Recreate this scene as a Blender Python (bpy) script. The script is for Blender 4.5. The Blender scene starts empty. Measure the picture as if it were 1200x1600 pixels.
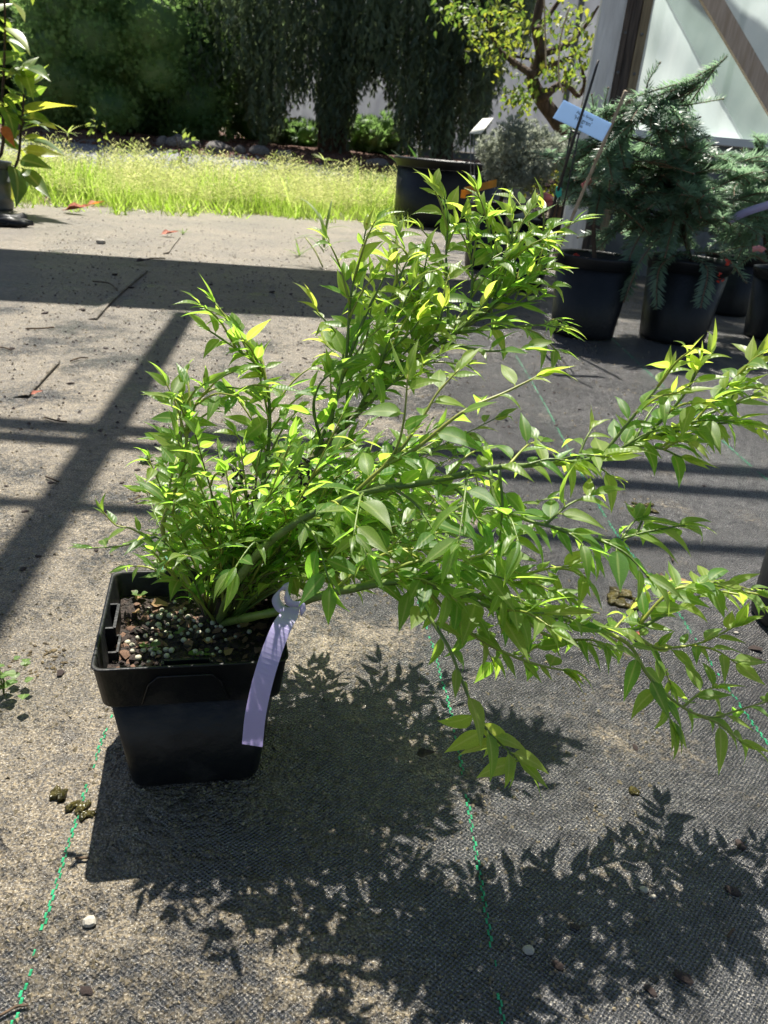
import bpy, math, random
import numpy as np
from mathutils import Matrix, Vector

random.seed(7)
rng = np.random.default_rng(7)
R = math.radians
scene = bpy.context.scene
COL = scene.collection

# ------------------------------------------------------------------ camera
CAM_H = 0.4805
PITCH, ROLL, FPX = R(25.2), R(5.4), 1200.0
_fw = np.array([0, math.cos(PITCH), -math.sin(PITCH)])
_up = np.array([0, math.sin(PITCH), math.cos(PITCH)])
_rt = np.array([1.0, 0, 0])
CR = math.cos(ROLL) * _rt + math.sin(ROLL) * _up
CU = -math.sin(ROLL) * _rt + math.cos(ROLL) * _up
CAMP = np.array([0, 0, CAM_H])
cam_d = bpy.data.cameras.new('camera')
cam = bpy.data.objects.new('camera', cam_d)
COL.objects.link(cam)
cam_d.sensor_fit = 'VERTICAL'
cam_d.sensor_height = 36.0
cam_d.lens = 27.0
cam_d.clip_start = 0.02
cam_d.clip_end = 400
cam_d.dof.use_dof = True
cam_d.dof.focus_distance = 0.6
cam_d.dof.aperture_fstop = 20
cam.matrix_world = Matrix(((CR[0], CU[0], -_fw[0], 0), (CR[1], CU[1], -_fw[1], 0), (CR[2], CU[2], -_fw[2], CAM_H), (0, 0, 0, 1)))
scene.camera = cam

# ------------------------------------------------------------------ light
SUN = Vector((-0.0808, 0.489, 1.0)).normalized()
SUN_EL = math.asin(SUN.z)
SUN_AZ = math.atan2(SUN.x, SUN.y)
world = bpy.data.worlds.new('World')
scene.world = world
world.use_nodes = True
nt = world.node_tree
bg = nt.nodes['Background']
sky = nt.nodes.new('ShaderNodeTexSky')
sky.sky_type = 'NISHITA'
sky.sun_disc = False
sky.sun_elevation = SUN_EL
sky.sun_rotation = SUN_AZ
nt.links.new(sky.outputs[0], bg.inputs[0])
bg.inputs[1].default_value = 0.05
sl = bpy.data.lights.new('sun', 'SUN')
sl.energy = 5.0
sl.angle = R(0.53)
sl.color = (1.0, 0.95, 0.86)
so = bpy.data.objects.new('sun', sl)
COL.objects.link(so)
so.rotation_euler = (-SUN).to_track_quat('-Z', 'Y').to_euler()
vs = scene.view_settings
vs.view_transform = 'Standard'
vs.look = 'None'
vs.exposure = 1.1
vs.gamma = 1.0
vs.use_curve_mapping = False

# ------------------------------------------------------------------ pixel -> place helpers (photo pixels, 1200 x 1600)
def ray(px, py):
    return _fw + (px - 600) / FPX * CR - (py - 800) / FPX * CU
def G(px, py, z=0.0):
    d = ray(px, py)
    return CAMP + (z - CAM_H) / d[2] * d
def D(px, py, Y):
    d = ray(px, py)
    return CAMP + Y / d[1] * d
def proj(P):
    d = np.asarray(P, float) - CAMP
    z = d @ _fw
    return 600 + FPX * (d @ CR) / z, 800 - FPX * (d @ CU) / z, z
def nrm(v):
    v = np.asarray(v, float)
    return v / (np.linalg.norm(v) + 1e-12)

# ------------------------------------------------------------------ materials
def new_mat(name):
    m = bpy.data.materials.new(name)
    m.use_nodes = True
    n = m.node_tree.nodes
    return m, m.node_tree, n['Principled BSDF'], n['Material Output']
def N(t, typ, **kw):
    n = t.nodes.new(typ)
    for k, v in kw.items():
        if k.startswith('i_'):
            n.inputs[k[2:].replace('_', ' ')].default_value = v
        else:
            setattr(n, k, v)
    return n
def rgba(c):
    return (c[0], c[1], c[2], 1.0)
def ramp2(t, a, b, c1, c2):
    r = t.nodes.new('ShaderNodeValToRGB')
    e = r.color_ramp.elements
    e[0].position, e[1].position = a, b
    e[0].color, e[1].color = rgba(c1), rgba(c2)
    return r
def pmat(name, c1, c2, scale=20, rough=0.6, bump=0.0, bscale=None, trans=0.0, tcol=None, spec=0.5, detail=6, lo=0.35, hi=0.65, stretch=None, rrange=0.0, sheen=0.0):
    m, t, b, out = new_mat(name)
    tc = N(t, 'ShaderNodeTexCoord')
    mp = N(t, 'ShaderNodeMapping')
    t.links.new(tc.outputs['Object'], mp.inputs[0])
    if stretch:
        mp.inputs['Scale'].default_value = stretch
    nz = N(t, 'ShaderNodeTexNoise')
    nz.inputs['Scale'].default_value = scale
    nz.inputs['Detail'].default_value = detail
    t.links.new(mp.outputs[0], nz.inputs['Vector'])
    r = ramp2(t, lo, hi, c1, c2)
    t.links.new(nz.outputs['Fac'], r.inputs[0])
    t.links.new(r.outputs[0], b.inputs['Base Color'])
    b.inputs['Roughness'].default_value = rough
    b.inputs['Specular IOR Level'].default_value = spec
    if rrange:
        mr = N(t, 'ShaderNodeMapRange')
        mr.inputs['To Min'].default_value = rough - rrange
        mr.inputs['To Max'].default_value = rough + rrange
        t.links.new(nz.outputs['Fac'], mr.inputs[0])
        t.links.new(mr.outputs[0], b.inputs['Roughness'])
    if bump:
        n2 = N(t, 'ShaderNodeTexNoise')
        n2.inputs['Scale'].default_value = bscale or scale * 3
        n2.inputs['Detail'].default_value = 4
        t.links.new(mp.outputs[0], n2.inputs['Vector'])
        bp = N(t, 'ShaderNodeBump')
        bp.inputs['Strength'].default_value = bump
        bp.inputs['Distance'].default_value = 0.01
        t.links.new(n2.outputs['Fac'], bp.inputs['Height'])
        t.links.new(bp.outputs[0], b.inputs['Normal'])
    if trans:
        tr = N(t, 'ShaderNodeBsdfTranslucent')
        tr.inputs[0].default_value = rgba(tcol or c2)
        mx = N(t, 'ShaderNodeMixShader')
        mx.inputs[0].default_value = trans
        t.links.new(b.outputs[0], mx.inputs[1])
        t.links.new(tr.outputs[0], mx.inputs[2])
        t.links.new(mx.outputs[0], out.inputs['Surface'])
    return m

def leaf_mat(name, mature, young, tm, ty, fac=0.42, rough=0.38):
    """two-sided leaf: reflecting upper side + light passing through; tint 0 = mature, 1 = young growth"""
    m, t, b, out = new_mat(name)
    a1 = N(t, 'ShaderNodeAttribute', attribute_name='tint')
    a2 = N(t, 'ShaderNodeAttribute', attribute_name='tint', attribute_type='OBJECT')
    ad = N(t, 'ShaderNodeMath', operation='ADD', use_clamp=True)
    t.links.new(a1.outputs['Fac'], ad.inputs[0])
    t.links.new(a2.outputs['Fac'], ad.inputs[1])
    tc = N(t, 'ShaderNodeTexCoord')
    nz = N(t, 'ShaderNodeTexNoise')
    nz.inputs['Scale'].default_value = 45
    nz.inputs['Detail'].default_value = 3
    t.links.new(tc.outputs['Object'], nz.inputs['Vector'])
    uvx = N(t, 'ShaderNodeAttribute', attribute_name='rib')
    def mixc(ca, cb):
        mx = N(t, 'ShaderNodeMix', data_type='RGBA')
        t.links.new(ad.outputs[0], mx.inputs[0])
        mx.inputs[6].default_value = rgba(ca)
        mx.inputs[7].default_value = rgba(cb)
        hs = N(t, 'ShaderNodeHueSaturation')
        mr = N(t, 'ShaderNodeMapRange')
        mr.inputs['To Min'].default_value = 0.72
        mr.inputs['To Max'].default_value = 1.28
        t.links.new(nz.outputs['Fac'], mr.inputs[0])
        t.links.new(mr.outputs[0], hs.inputs['Value'])
        t.links.new(mx.outputs[2], hs.inputs['Color'])
        # paler midrib
        mm = N(t, 'ShaderNodeMix', data_type='RGBA')
        pr = N(t, 'ShaderNodeMapRange')
        pr.inputs['From Min'].default_value = 0.80
        pr.inputs['From Max'].default_value = 1.0
        pr.inputs['To Max'].default_value = 0.55
        t.links.new(uvx.outputs['Fac'], pr.inputs[0])
        t.links.new(pr.outputs[0], mm.inputs[0])
        sn = N(t, 'ShaderNodeTexNoise'); sn.inputs['Scale'].default_value = 170; sn.inputs['Detail'].default_value = 3
        oi = N(t, 'ShaderNodeObjectInfo'); ov = N(t, 'ShaderNodeVectorMath', operation='ADD')
        cx = N(t, 'ShaderNodeCombineXYZ'); t.links.new(oi.outputs['Random'], cx.inputs[0]); t.links.new(tc.outputs['Object'], ov.inputs[0]); t.links.new(cx.outputs[0], ov.inputs[1])
        t.links.new(ov.outputs[0], sn.inputs['Vector'])
        sm = N(t, 'ShaderNodeMapRange'); sm.inputs['From Min'].default_value = 0.68; sm.inputs['From Max'].default_value = 0.74; sm.inputs['To Max'].default_value = 0.7
        t.links.new(sn.outputs['Fac'], sm.inputs[0])
        sx_ = N(t, 'ShaderNodeMix', data_type='RGBA'); t.links.new(sm.outputs[0], sx_.inputs[0]); t.links.new(hs.outputs[0], sx_.inputs[6]); sx_.inputs[7].default_value = (0.16, 0.10, 0.035, 1)
        t.links.new(sx_.outputs[2], mm.inputs[6])
        mm.inputs[7].default_value = rgba([min(1, 0.12 + x * 1.3) for x in cb])
        return mm.outputs[2]
    t.links.new(mixc(mature, young), b.inputs['Base Color'])
    b.inputs['Roughness'].default_value = rough
    b.inputs['Specular IOR Level'].default_value = 0.5
    # side veins
    wv = N(t, 'ShaderNodeTexWave', wave_type='BANDS', bands_direction='X')
    wv.inputs['Scale'].default_value = 130
    wv.inputs['Distortion'].default_value = 3
    t.links.new(tc.outputs['Object'], wv.inputs['Vector'])
    bp = N(t, 'ShaderNodeBump')
    bp.inputs['Strength'].default_value = 0.18
    bp.inputs['Distance'].default_value = 0.001
    hv = N(t, 'ShaderNodeMath', operation='MULTIPLY_ADD'); hv.inputs[1].default_value = 0.5
    t.links.new(wv.outputs['Fac'], hv.inputs[0]); t.links.new(nz.outputs['Fac'], hv.inputs[2])
    t.links.new(hv.outputs[0], bp.inputs['Height'])
    t.links.new(bp.outputs[0], b.inputs['Normal'])
    tr = N(t, 'ShaderNodeBsdfTranslucent')
    t.links.new(mixc(tm, ty), tr.inputs[0])
    mx = N(t, 'ShaderNodeMixShader')
    mx.inputs[0].default_value = fac
    t.links.new(b.outputs[0], mx.inputs[1])
    t.links.new(tr.outputs[0], mx.inputs[2])
    t.links.new(mx.outputs[0], out.inputs['Surface'])
    return m

def fabric_mat():
    m, t, b, out = new_mat('woven_ground_fabric')
    L = t.links.new
    tc = N(t, 'ShaderNodeTexCoord')
    rot = N(t, 'ShaderNodeMapping')
    rot.inputs['Rotation'].default_value = (0, 0, R(-8))
    L(tc.outputs['Object'], rot.inputs[0])
    wob = N(t, 'ShaderNodeTexNoise')
    wob.inputs['Scale'].default_value = 7
    wob.inputs['Detail'].default_value = 2
    L(tc.outputs['Object'], wob.inputs['Vector'])
    wsc = N(t, 'ShaderNodeVectorMath', operation='SCALE')
    wsc.inputs['Scale'].default_value = 0.02
    L(wob.outputs['Color'], wsc.inputs[0])
    add = N(t, 'ShaderNodeVectorMath', operation='ADD')
    L(rot.outputs[0], add.inputs[0])
    L(wsc.outputs[0], add.inputs[1])
    sep = N(t, 'ShaderNodeSeparateXYZ')
    L(add.outputs[0], sep.inputs[0])
    def sinw(sock, period, ph=0.0):
        mu = N(t, 'ShaderNodeMath', operation='MULTIPLY_ADD')
        mu.inputs[1].default_value = 2 * math.pi / period
        mu.inputs[2].default_value = ph
        L(sock, mu.inputs[0])
        s = N(t, 'ShaderNodeMath', operation='SINE')
        L(mu.outputs[0], s.inputs[0])
        return s.outputs[0]
    sx = sinw(sep.outputs[0], 0.0043)
    sy = sinw(sep.outputs[1], 0.0036)
    pr = N(t, 'ShaderNodeMath', operation='MULTIPLY')
    L(sx, pr.inputs[0]); L(sy, pr.inputs[1])
    # grain noise
    gr = N(t, 'ShaderNodeTexNoise')
    gr.inputs['Scale'].default_value = 420
    gr.inputs['Detail'].default_value = 5
    L(tc.outputs['Object'], gr.inputs['Vector'])
    gr2 = N(t, 'ShaderNodeTexNoise')
    gr2.inputs['Scale'].default_value = 150
    gr2.inputs['Detail'].default_value = 4
    L(tc.outputs['Object'], gr2.inputs['Vector'])
    # dirt mask: large patches + breakup, more on the left and far away
    d1 = N(t, 'ShaderNodeTexNoise')
    d1.inputs['Scale'].default_value = 5.5
    d1.inputs['Detail'].default_value = 9
    d1.inputs['Roughness'].default_value = 0.68
    L(tc.outputs['Object'], d1.inputs['Vector'])
    sp = N(t, 'ShaderNodeSeparateXYZ')
    L(tc.outputs['Object'], sp.inputs[0])
    bx = N(t, 'ShaderNodeMapRange', interpolation_type='SMOOTHSTEP')
    bx.inputs['From Min'].default_value = -0.25
    bx.inputs['From Max'].default_value = 0.35
    bx.inputs['To Min'].default_value = 0.10
    bx.inputs['To Max'].default_value = -0.10
    L(sp.outputs[0], bx.inputs[0])
    by = N(t, 'ShaderNodeMapRange', interpolation_type='SMOOTHSTEP')
    by.inputs['From Min'].default_value = 1.8
    by.inputs['From Max'].default_value = 4.2
    by.inputs['To Min'].default_value = 0.0
    by.inputs['To Max'].default_value = 0.14
    L(sp.outputs[1], by.inputs[0])
    s1 = N(t, 'ShaderNodeMath', operation='ADD'); L(d1.outputs['Fac'], s1.inputs[0]); L(bx.outputs[0], s1.inputs[1])
    s2 = N(t, 'ShaderNodeMath', operation='ADD'); L(s1.outputs[0], s2.inputs[0]); L(by.outputs[0], s2.inputs[1])
    g3 = N(t, 'ShaderNodeMath', operation='MULTIPLY_ADD'); g3.inputs[1].default_value = 0.42
    L(gr2.outputs['Fac'], g3.inputs[0]); L(s2.outputs[0], g3.inputs[2])
    dm = N(t, 'ShaderNodeMapRange', interpolation_type='SMOOTHSTEP')
    dm.inputs['From Min'].default_value = 0.67
    dm.inputs['From Max'].default_value = 0.83
    L(g3.outputs[0], dm.inputs[0])
    # colours
    fr = ramp2(t, 0.0, 1.0, (0.010, 0.011, 0.012), (0.13, 0.13, 0.135))
    fm = N(t, 'ShaderNodeMapRange'); fm.inputs['From Min'].default_value = -1
    L(pr.outputs[0], fm.inputs[0])
    fg = N(t, 'ShaderNodeMath', operation='MULTIPLY'); L(fm.outputs[0], fg.inputs[0])
    gm = N(t, 'ShaderNodeMapRange'); gm.inputs['From Min'].default_value = 0.3; gm.inputs['From Max'].default_value = 0.7; gm.inputs['To Min'].default_value = 0.3; gm.inputs['To Max'].default_value = 1.4
    L(gr.outputs['Fac'], gm.inputs[0]); L(gm.outputs[0], fg.inputs[1])
    L(fg.outputs[0], fr.inputs[0])
    dr = t.nodes.new('ShaderNodeValToRGB')
    e = dr.color_ramp.elements
    e[0].position, e[1].position = 0.38, 0.64
    e[0].color, e[1].color = (0.026, 0.019, 0.010, 1), (0.275, 0.215, 0.125, 1)
    L(gr.outputs['Fac'], dr.inputs[0])
    mx = N(t, 'ShaderNodeMix', data_type='RGBA')
    L(dm.outputs[0], mx.inputs[0]); L(fr.outputs[0], mx.inputs[6]); L(dr.outputs[0], mx.inputs[7])
    sk = N(t, 'ShaderNodeTexNoise'); sk.inputs['Scale'].default_value = 640; sk.inputs['Detail'].default_value = 2
    L(tc.outputs['Object'], sk.inputs['Vector'])
    skm = N(t, 'ShaderNodeMapRange'); skm.inputs['From Min'].default_value = 0.575; skm.inputs['From Max'].default_value = 0.66; skm.inputs['To Max'].default_value = 0.75  # pale specks paint the sunlit sparkle into the fabric colour
    L(sk.outputs['Fac'], skm.inputs[0])
    mk = N(t, 'ShaderNodeMix', data_type='RGBA'); L(skm.outputs[0], mk.inputs[0]); 
    bl_ = N(t, 'ShaderNodeTexNoise'); bl_.inputs['Scale'].default_value = 17; bl_.inputs['Detail'].default_value = 10; bl_.inputs['Roughness'].default_value = 0.75
    L(tc.outputs['Object'], bl_.inputs['Vector'])
    blm = N(t, 'ShaderNodeMapRange'); blm.inputs['From Min'].default_value = 0.585; blm.inputs['From Max'].default_value = 0.64; blm.inputs['To Max'].default_value = 0.8
    L(bl_.outputs['Fac'], blm.inputs[0])
    bdm = N(t, 'ShaderNodeMath', operation='MULTIPLY'); L(blm.outputs[0], bdm.inputs[0]); L(dm.outputs[0], bdm.inputs[1])
    mb_ = N(t, 'ShaderNodeMix', data_type='RGBA'); L(bdm.outputs[0], mb_.inputs[0]); L(mx.outputs[2], mb_.inputs[6]); mb_.inputs[7].default_value = (0.022, 0.016, 0.009, 1)
    L(mb_.outputs[2], mk.inputs[6]); mk.inputs[7].default_value = (0.50, 0.46, 0.39, 1)
    # damp stains
    st = N(t, 'ShaderNodeTexNoise'); st.inputs['Scale'].default_value = 2.6; st.inputs['Detail'].default_value = 8; st.inputs['Roughness'].default_value = 0.6
    L(tc.outputs['Object'], st.inputs['Vector'])
    stm = N(t, 'ShaderNodeMapRange'); stm.inputs['From Min'].default_value = 0.35; stm.inputs['From Max'].default_value = 0.6; stm.inputs['To Min'].default_value = 0.55; stm.inputs['To Max'].default_value = 1.0
    L(st.outputs['Fac'], stm.inputs[0])
    mo_ = N(t, 'ShaderNodeTexNoise'); mo_.inputs['Scale'].default_value = 55; mo_.inputs['Detail'].default_value = 6; mo_.inputs['Roughness'].default_value = 0.7
    L(tc.outputs['Object'], mo_.inputs['Vector'])
    mom = N(t, 'ShaderNodeMapRange'); mom.inputs['From Min'].default_value = 0.36; mom.inputs['From Max'].default_value = 0.58; mom.inputs['To Min'].default_value = 0.42; mom.inputs['To Max'].default_value = 1.08
    L(mo_.outputs['Fac'], mom.inputs[0])
    mm_ = N(t, 'ShaderNodeMath', operation='MULTIPLY'); L(stm.outputs[0], mm_.inputs[0]); L(mom.outputs[0], mm_.inputs[1])
    hsv = N(t, 'ShaderNodeHueSaturation'); L(mm_.outputs[0], hsv.inputs['Value']); L(mk.outputs[2], hsv.inputs['Color'])
    L(hsv.outputs[0], b.inputs['Base Color'])
    ro = N(t, 'ShaderNodeMapRange'); ro.inputs['To Min'].default_value = 0.29; ro.inputs['To Max'].default_value = 0.62
    L(dm.outputs[0], ro.inputs[0])
    gl = N(t, 'ShaderNodeTexNoise'); gl.inputs['Scale'].default_value = 560; gl.inputs['Detail'].default_value = 2
    L(tc.outputs['Object'], gl.inputs['Vector'])
    gl2 = N(t, 'ShaderNodeMapRange'); gl2.inputs['From Min'].default_value = 0.54; gl2.inputs['From Max'].default_value = 0.62; gl2.inputs['To Min'].default_value = 1.0; gl2.inputs['To Max'].default_value = 0.38
    L(gl.outputs['Fac'], gl2.inputs[0])
    rm = N(t, 'ShaderNodeMath', operation='MULTIPLY'); L(ro.outputs[0], rm.inputs[0]); L(gl2.outputs[0], rm.inputs[1])
    L(rm.outputs[0], b.inputs['Roughness'])
    b.inputs['Specular IOR Level'].default_value = 0.85
    # relief: weave where clean, crumbs where dirty
    hw = N(t, 'ShaderNodeMath', operation='MULTIPLY'); hw.inputs[1].default_value = 0.5
    L(pr.outputs[0], hw.inputs[0])
    inv = N(t, 'ShaderNodeMath', operation='SUBTRACT'); inv.inputs[0].default_value = 1.0
    L(dm.outputs[0], inv.inputs[1])
    hw2 = N(t, 'ShaderNodeMath', operation='MULTIPLY'); L(hw.outputs[0], hw2.inputs[0]); L(inv.outputs[0], hw2.inputs[1])
    hd = N(t, 'ShaderNodeMath', operation='MULTIPLY'); L(gr2.outputs['Fac'], hd.inputs[0]); L(dm.outputs[0], hd.inputs[1])
    hs = N(t, 'ShaderNodeMath', operation='MULTIPLY_ADD'); hs.inputs[1].default_value = 2.6; L(hd.outputs[0], hs.inputs[0]); L(hw2.outputs[0], hs.inputs[2])
    hg = N(t, 'ShaderNodeMath', operation='MULTIPLY_ADD'); hg.inputs[1].default_value = 1.1; L(gr.outputs['Fac'], hg.inputs[0]); L(hs.outputs[0], hg.inputs[2])
    bp = N(t, 'ShaderNodeBump'); bp.inputs['Strength'].default_value = 1.0; bp.inputs['Distance'].default_value = 0.0017
    L(hg.outputs[0], bp.inputs['Height'])
    wr = N(t, 'ShaderNodeTexNoise'); wr.inputs['Scale'].default_value = 4.5; wr.inputs['Detail'].default_value = 4; wr.inputs['Distortion'].default_value = 0.8
    L(tc.outputs['Object'], wr.inputs['Vector'])
    b2 = N(t, 'ShaderNodeBump'); b2.inputs['Strength'].default_value = 0.5; b2.inputs['Distance'].default_value = 0.03
    L(wr.outputs['Fac'], b2.inputs['Height']); L(b2.outputs[0], bp.inputs['Normal']); L(bp.outputs[0], b.inputs['Normal'])
    return m

M = {}
M['fabric'] = fabric_mat()
M['soil_ground'] = pmat('packed_soil', (0.10, 0.08, 0.05), (0.22, 0.18, 0.12), 6, 0.9, 0.6, 40)
M['gravel'] = pmat('grey_gravel', (0.10, 0.10, 0.11), (0.36, 0.36, 0.37), 60, 0.85, 0.8, 90)
M['mulch'] = pmat('bark_mulch', (0.045, 0.022, 0.014), (0.15, 0.062, 0.035), 35, 0.9, 1.0, 60)
M['leaf'] = leaf_mat('shrub_leaf', (0.068, 0.150, 0.036), (0.24, 0.31, 0.06), (0.38, 0.76, 0.07), (0.82, 0.94, 0.13), 0.56, 0.40)
M['bigleaf'] = leaf_mat('magnolia_leaf', (0.060, 0.125, 0.035), (0.18, 0.24, 0.05), (0.26, 0.46, 0.05), (0.80, 0.80, 0.08), 0.5, 0.34)
M['orange_leaf'] = pmat('orange_leaf', (0.35, 0.08, 0.02), (0.6, 0.2, 0.04), 60, 0.5, 0, None, 0.5, (0.85, 0.25, 0.04))
M['stem_green'] = pmat('green_stem', (0.075, 0.13, 0.022), (0.15, 0.21, 0.04), 60, 0.45, 0.2, 200)
M['stem_brown'] = pmat('brown_stem', (0.085, 0.075, 0.025), (0.15, 0.16, 0.045), 50, 0.6, 0.4, 200)
M['stem_yellow'] = pmat('yellow_green_twig', (0.20, 0.24, 0.035), (0.32, 0.33, 0.06), 60, 0.45)
M['bark'] = pmat('dark_bark', (0.035, 0.022, 0.015), (0.11, 0.07, 0.045), 30, 0.9, 1.0, 60, stretch=(1, 1, 0.25))
M['blackplastic'] = pmat('black_plastic', (0.005, 0.006, 0.007), (0.012, 0.013, 0.016), 9, 0.42, 0.12, 120, rrange=0.14, spec=0.32)
M['potplastic'] = pmat('dusty_black_plastic', (0.005, 0.006, 0.007), (0.050, 0.046, 0.040), 22, 0.48, 0.15, 90, rrange=0.18, spec=0.35, lo=0.50, hi=0.80, detail=12)
M['greyplastic'] = pmat('grey_plastic', (0.10, 0.11, 0.11), (0.17, 0.18, 0.18), 12, 0.55, 0.1, 60)
M['potsoil'] = pmat('potting_soil', (0.010, 0.007, 0.006), (0.05, 0.032, 0.024), 160, 0.8, 1.0, 250)
M['perlite'] = pmat('perlite', (0.42, 0.39, 0.29), (0.64, 0.60, 0.47), 300, 0.8, 0.3, 500)
M['chip_red'] = pmat('red_bark_chip', (0.13, 0.07, 0.048), (0.34, 0.20, 0.13), 90, 0.75, 0.6, 200)
M['chip_dark'] = pmat('dark_bark_chip', (0.020, 0.014, 0.012), (0.075, 0.048, 0.040), 90, 0.7, 0.6, 200)
M['dryleaf'] = pmat('dry_leaf', (0.28, 0.16, 0.07), (0.50, 0.33, 0.17), 60, 0.7, 0.4, 150, 0.25, (0.5, 0.3, 0.1))
M['redleaf'] = pmat('fallen_red_leaf', (0.22, 0.05, 0.02), (0.45, 0.12, 0.05), 60, 0.7, 0.3, 120)
M['purple'] = pmat('lilac_plastic', (0.56, 0.51, 0.78), (0.63, 0.58, 0.84), 30, 0.38, 0.05, 40, 0.5, (0.78, 0.71, 0.95))
M['twig'] = pmat('dry_twig', (0.05, 0.032, 0.02), (0.14, 0.09, 0.05), 80, 0.85, 0.4, 200)
M['algae'] = pmat('wet_algae', (0.030, 0.026, 0.006), (0.12, 0.10, 0.03), 60, 0.12, 0.8, 130, 0.2, (0.2, 0.16, 0.03))
M['stone'] = pmat('bed_stone', (0.08, 0.072, 0.068), (0.22, 0.20, 0.185), 8, 0.85, 0.6, 30)
M['pebble'] = pmat('pale_pebble', (0.30, 0.27, 0.22), (0.52, 0.48, 0.40), 60, 0.8, 0.3, 150)
M['grass'] = leaf_mat('grass_blade', (0.13, 0.22, 0.03), (0.42, 0.42, 0.19), (0.48, 0.76, 0.06), (0.88, 0.84, 0.40), 0.54, 0.5)
M['thread'] = pmat('green_thread', (0.015, 0.22, 0.09), (0.04, 0.42, 0.19), 200, 0.4)
M['conifer'] = pmat('conifer_needles', (0.040, 0.095, 0.050), (0.17, 0.26, 0.10), 2.2, 0.55, 0, None, 0.42, (0.26, 0.44, 0.12), detail=10, lo=.4, hi=.62)  # strong noise contrast paints sunlit variation into the needle colour
M['conifer_light'] = pmat('fresh_conifer_needles', (0.075, 0.15, 0.065), (0.20, 0.30, 0.11), 2.6, 0.55, 0, None, 0.45, (0.34, 0.56, 0.16), detail=10, lo=.38, hi=.62)
M['weeping'] = pmat('weeping_needles', (0.045, 0.075, 0.052), (0.16, 0.21, 0.135), 1.8, 0.55, 0, None, 0.42, (0.28, 0.38, 0.18), detail=10, lo=.4, hi=.64)
M['fir'] = pmat('fir_needles', (0.085, 0.150, 0.105), (0.175, 0.245, 0.180), 9, 0.36, 0, None, 0.42, (0.36, 0.56, 0.32))
M['fir_twig'] = pmat('fir_twig', (0.10, 0.055, 0.03), (0.22, 0.13, 0.08), 60, 0.7)
M['bluefir'] = pmat('blue_grey_needles', (0.17, 0.21, 0.17), (0.36, 0.38, 0.32), 14, 0.5, 0, None, 0.38, (0.48, 0.52, 0.40))
M['maple'] = leaf_mat('maple_leaf', (0.05, 0.10, 0.02), (0.17, 0.20, 0.03), (0.12, 0.24, 0.03), (0.62, 0.62, 0.05), 0.5, 0.5)
M['wood_dark'] = pmat('weathered_wood', (0.055, 0.042, 0.035), (0.13, 0.10, 0.08), 14, 0.85, 0.5, 30, stretch=(6, 6, 0.5))
M['wood_tan'] = pmat('tan_board', (0.20, 0.15, 0.09), (0.32, 0.25, 0.15), 14, 0.8, 0.4, 30, stretch=(6, 6, 0.5))
M['wood_brown'] = pmat('tan_brace', (0.50, 0.37, 0.27), (0.66, 0.52, 0.41), 14, 0.8, 0.3, 30, stretch=(6, 6, 0.5))
M['frame_wood'] = pmat('frame_timber', (0.2, 0.16, 0.11), (0.36, 0.29, 0.2), 10, 0.8, 0.4, 30)
M['wrap'] = pmat('clear_wrap', (0.33, 0.36, 0.40), (0.62, 0.65, 0.68), 16, 0.25, 0.6, 18, 0.4, (0.7, 0.72, 0.75), stretch=(3, 3, 0.4))
M['white'] = pmat('white_paint', (0.68, 0.68, 0.66), (0.80, 0.80, 0.78), 12, 0.5)
M['label_blue'] = pmat('pale_blue_label', (0.48, 0.64, 0.86), (0.54, 0.70, 0.90), 15, 0.5, 0, None, 0.6, (0.58, 0.74, 0.95))
M['label_white'] = pmat('white_label', (0.70, 0.71, 0.66), (0.80, 0.81, 0.76), 15, 0.5, 0, None, 0.55, (0.85, 0.87, 0.8))
M['ink'] = pmat('black_ink', (0.012, 0.012, 0.014), (0.02, 0.02, 0.022), 15, 0.6)
M['metal'] = pmat('dull_wire', (0.10, 0.10, 0.10), (0.22, 0.22, 0.22), 40, 0.45)
M['blackrod'] = pmat('black_rod', (0.012, 0.011, 0.011), (0.03, 0.028, 0.026), 40, 0.5)
M['bamboo'] = pmat('bamboo_cane', (0.30, 0.23, 0.15), (0.46, 0.37, 0.26), 40, 0.6)
M['yellowtag'] = pmat('orange_yellow_tag', (0.62, 0.30, 0.02), (0.75, 0.42, 0.04), 20, 0.45, 0, None, 0.35, (0.85, 0.45, 0.03))
M['pink'] = pmat('pink_tag', (0.55, 0.20, 0.22), (0.70, 0.32, 0.32), 30, 0.6, 0, None, 0.2, (0.8, 0.4, 0.4))
M['teal'] = pmat('teal_tie', (0.01, 0.30, 0.22), (0.02, 0.42, 0.32), 30, 0.5)
M['redbit'] = pmat('red_petal', (0.45, 0.02, 0.015), (0.65, 0.06, 0.03), 30, 0.5)
M['strap'] = leaf_mat('strap_leaf', (0.030, 0.075, 0.022), (0.05, 0.11, 0.03), (0.08, 0.2, 0.03), (0.15, 0.3, 0.05), 0.35, 0.45)
M['blackfruit'] = pmat('dried_flower', (0.006, 0.005, 0.004), (0.02, 0.014, 0.010), 80, 0.7)
M['weed'] = leaf_mat('weed_leaf', (0.08, 0.16, 0.035), (0.16, 0.24, 0.05), (0.25, 0.45, 0.06), (0.5, 0.6, 0.1), 0.42, 0.5)

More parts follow.
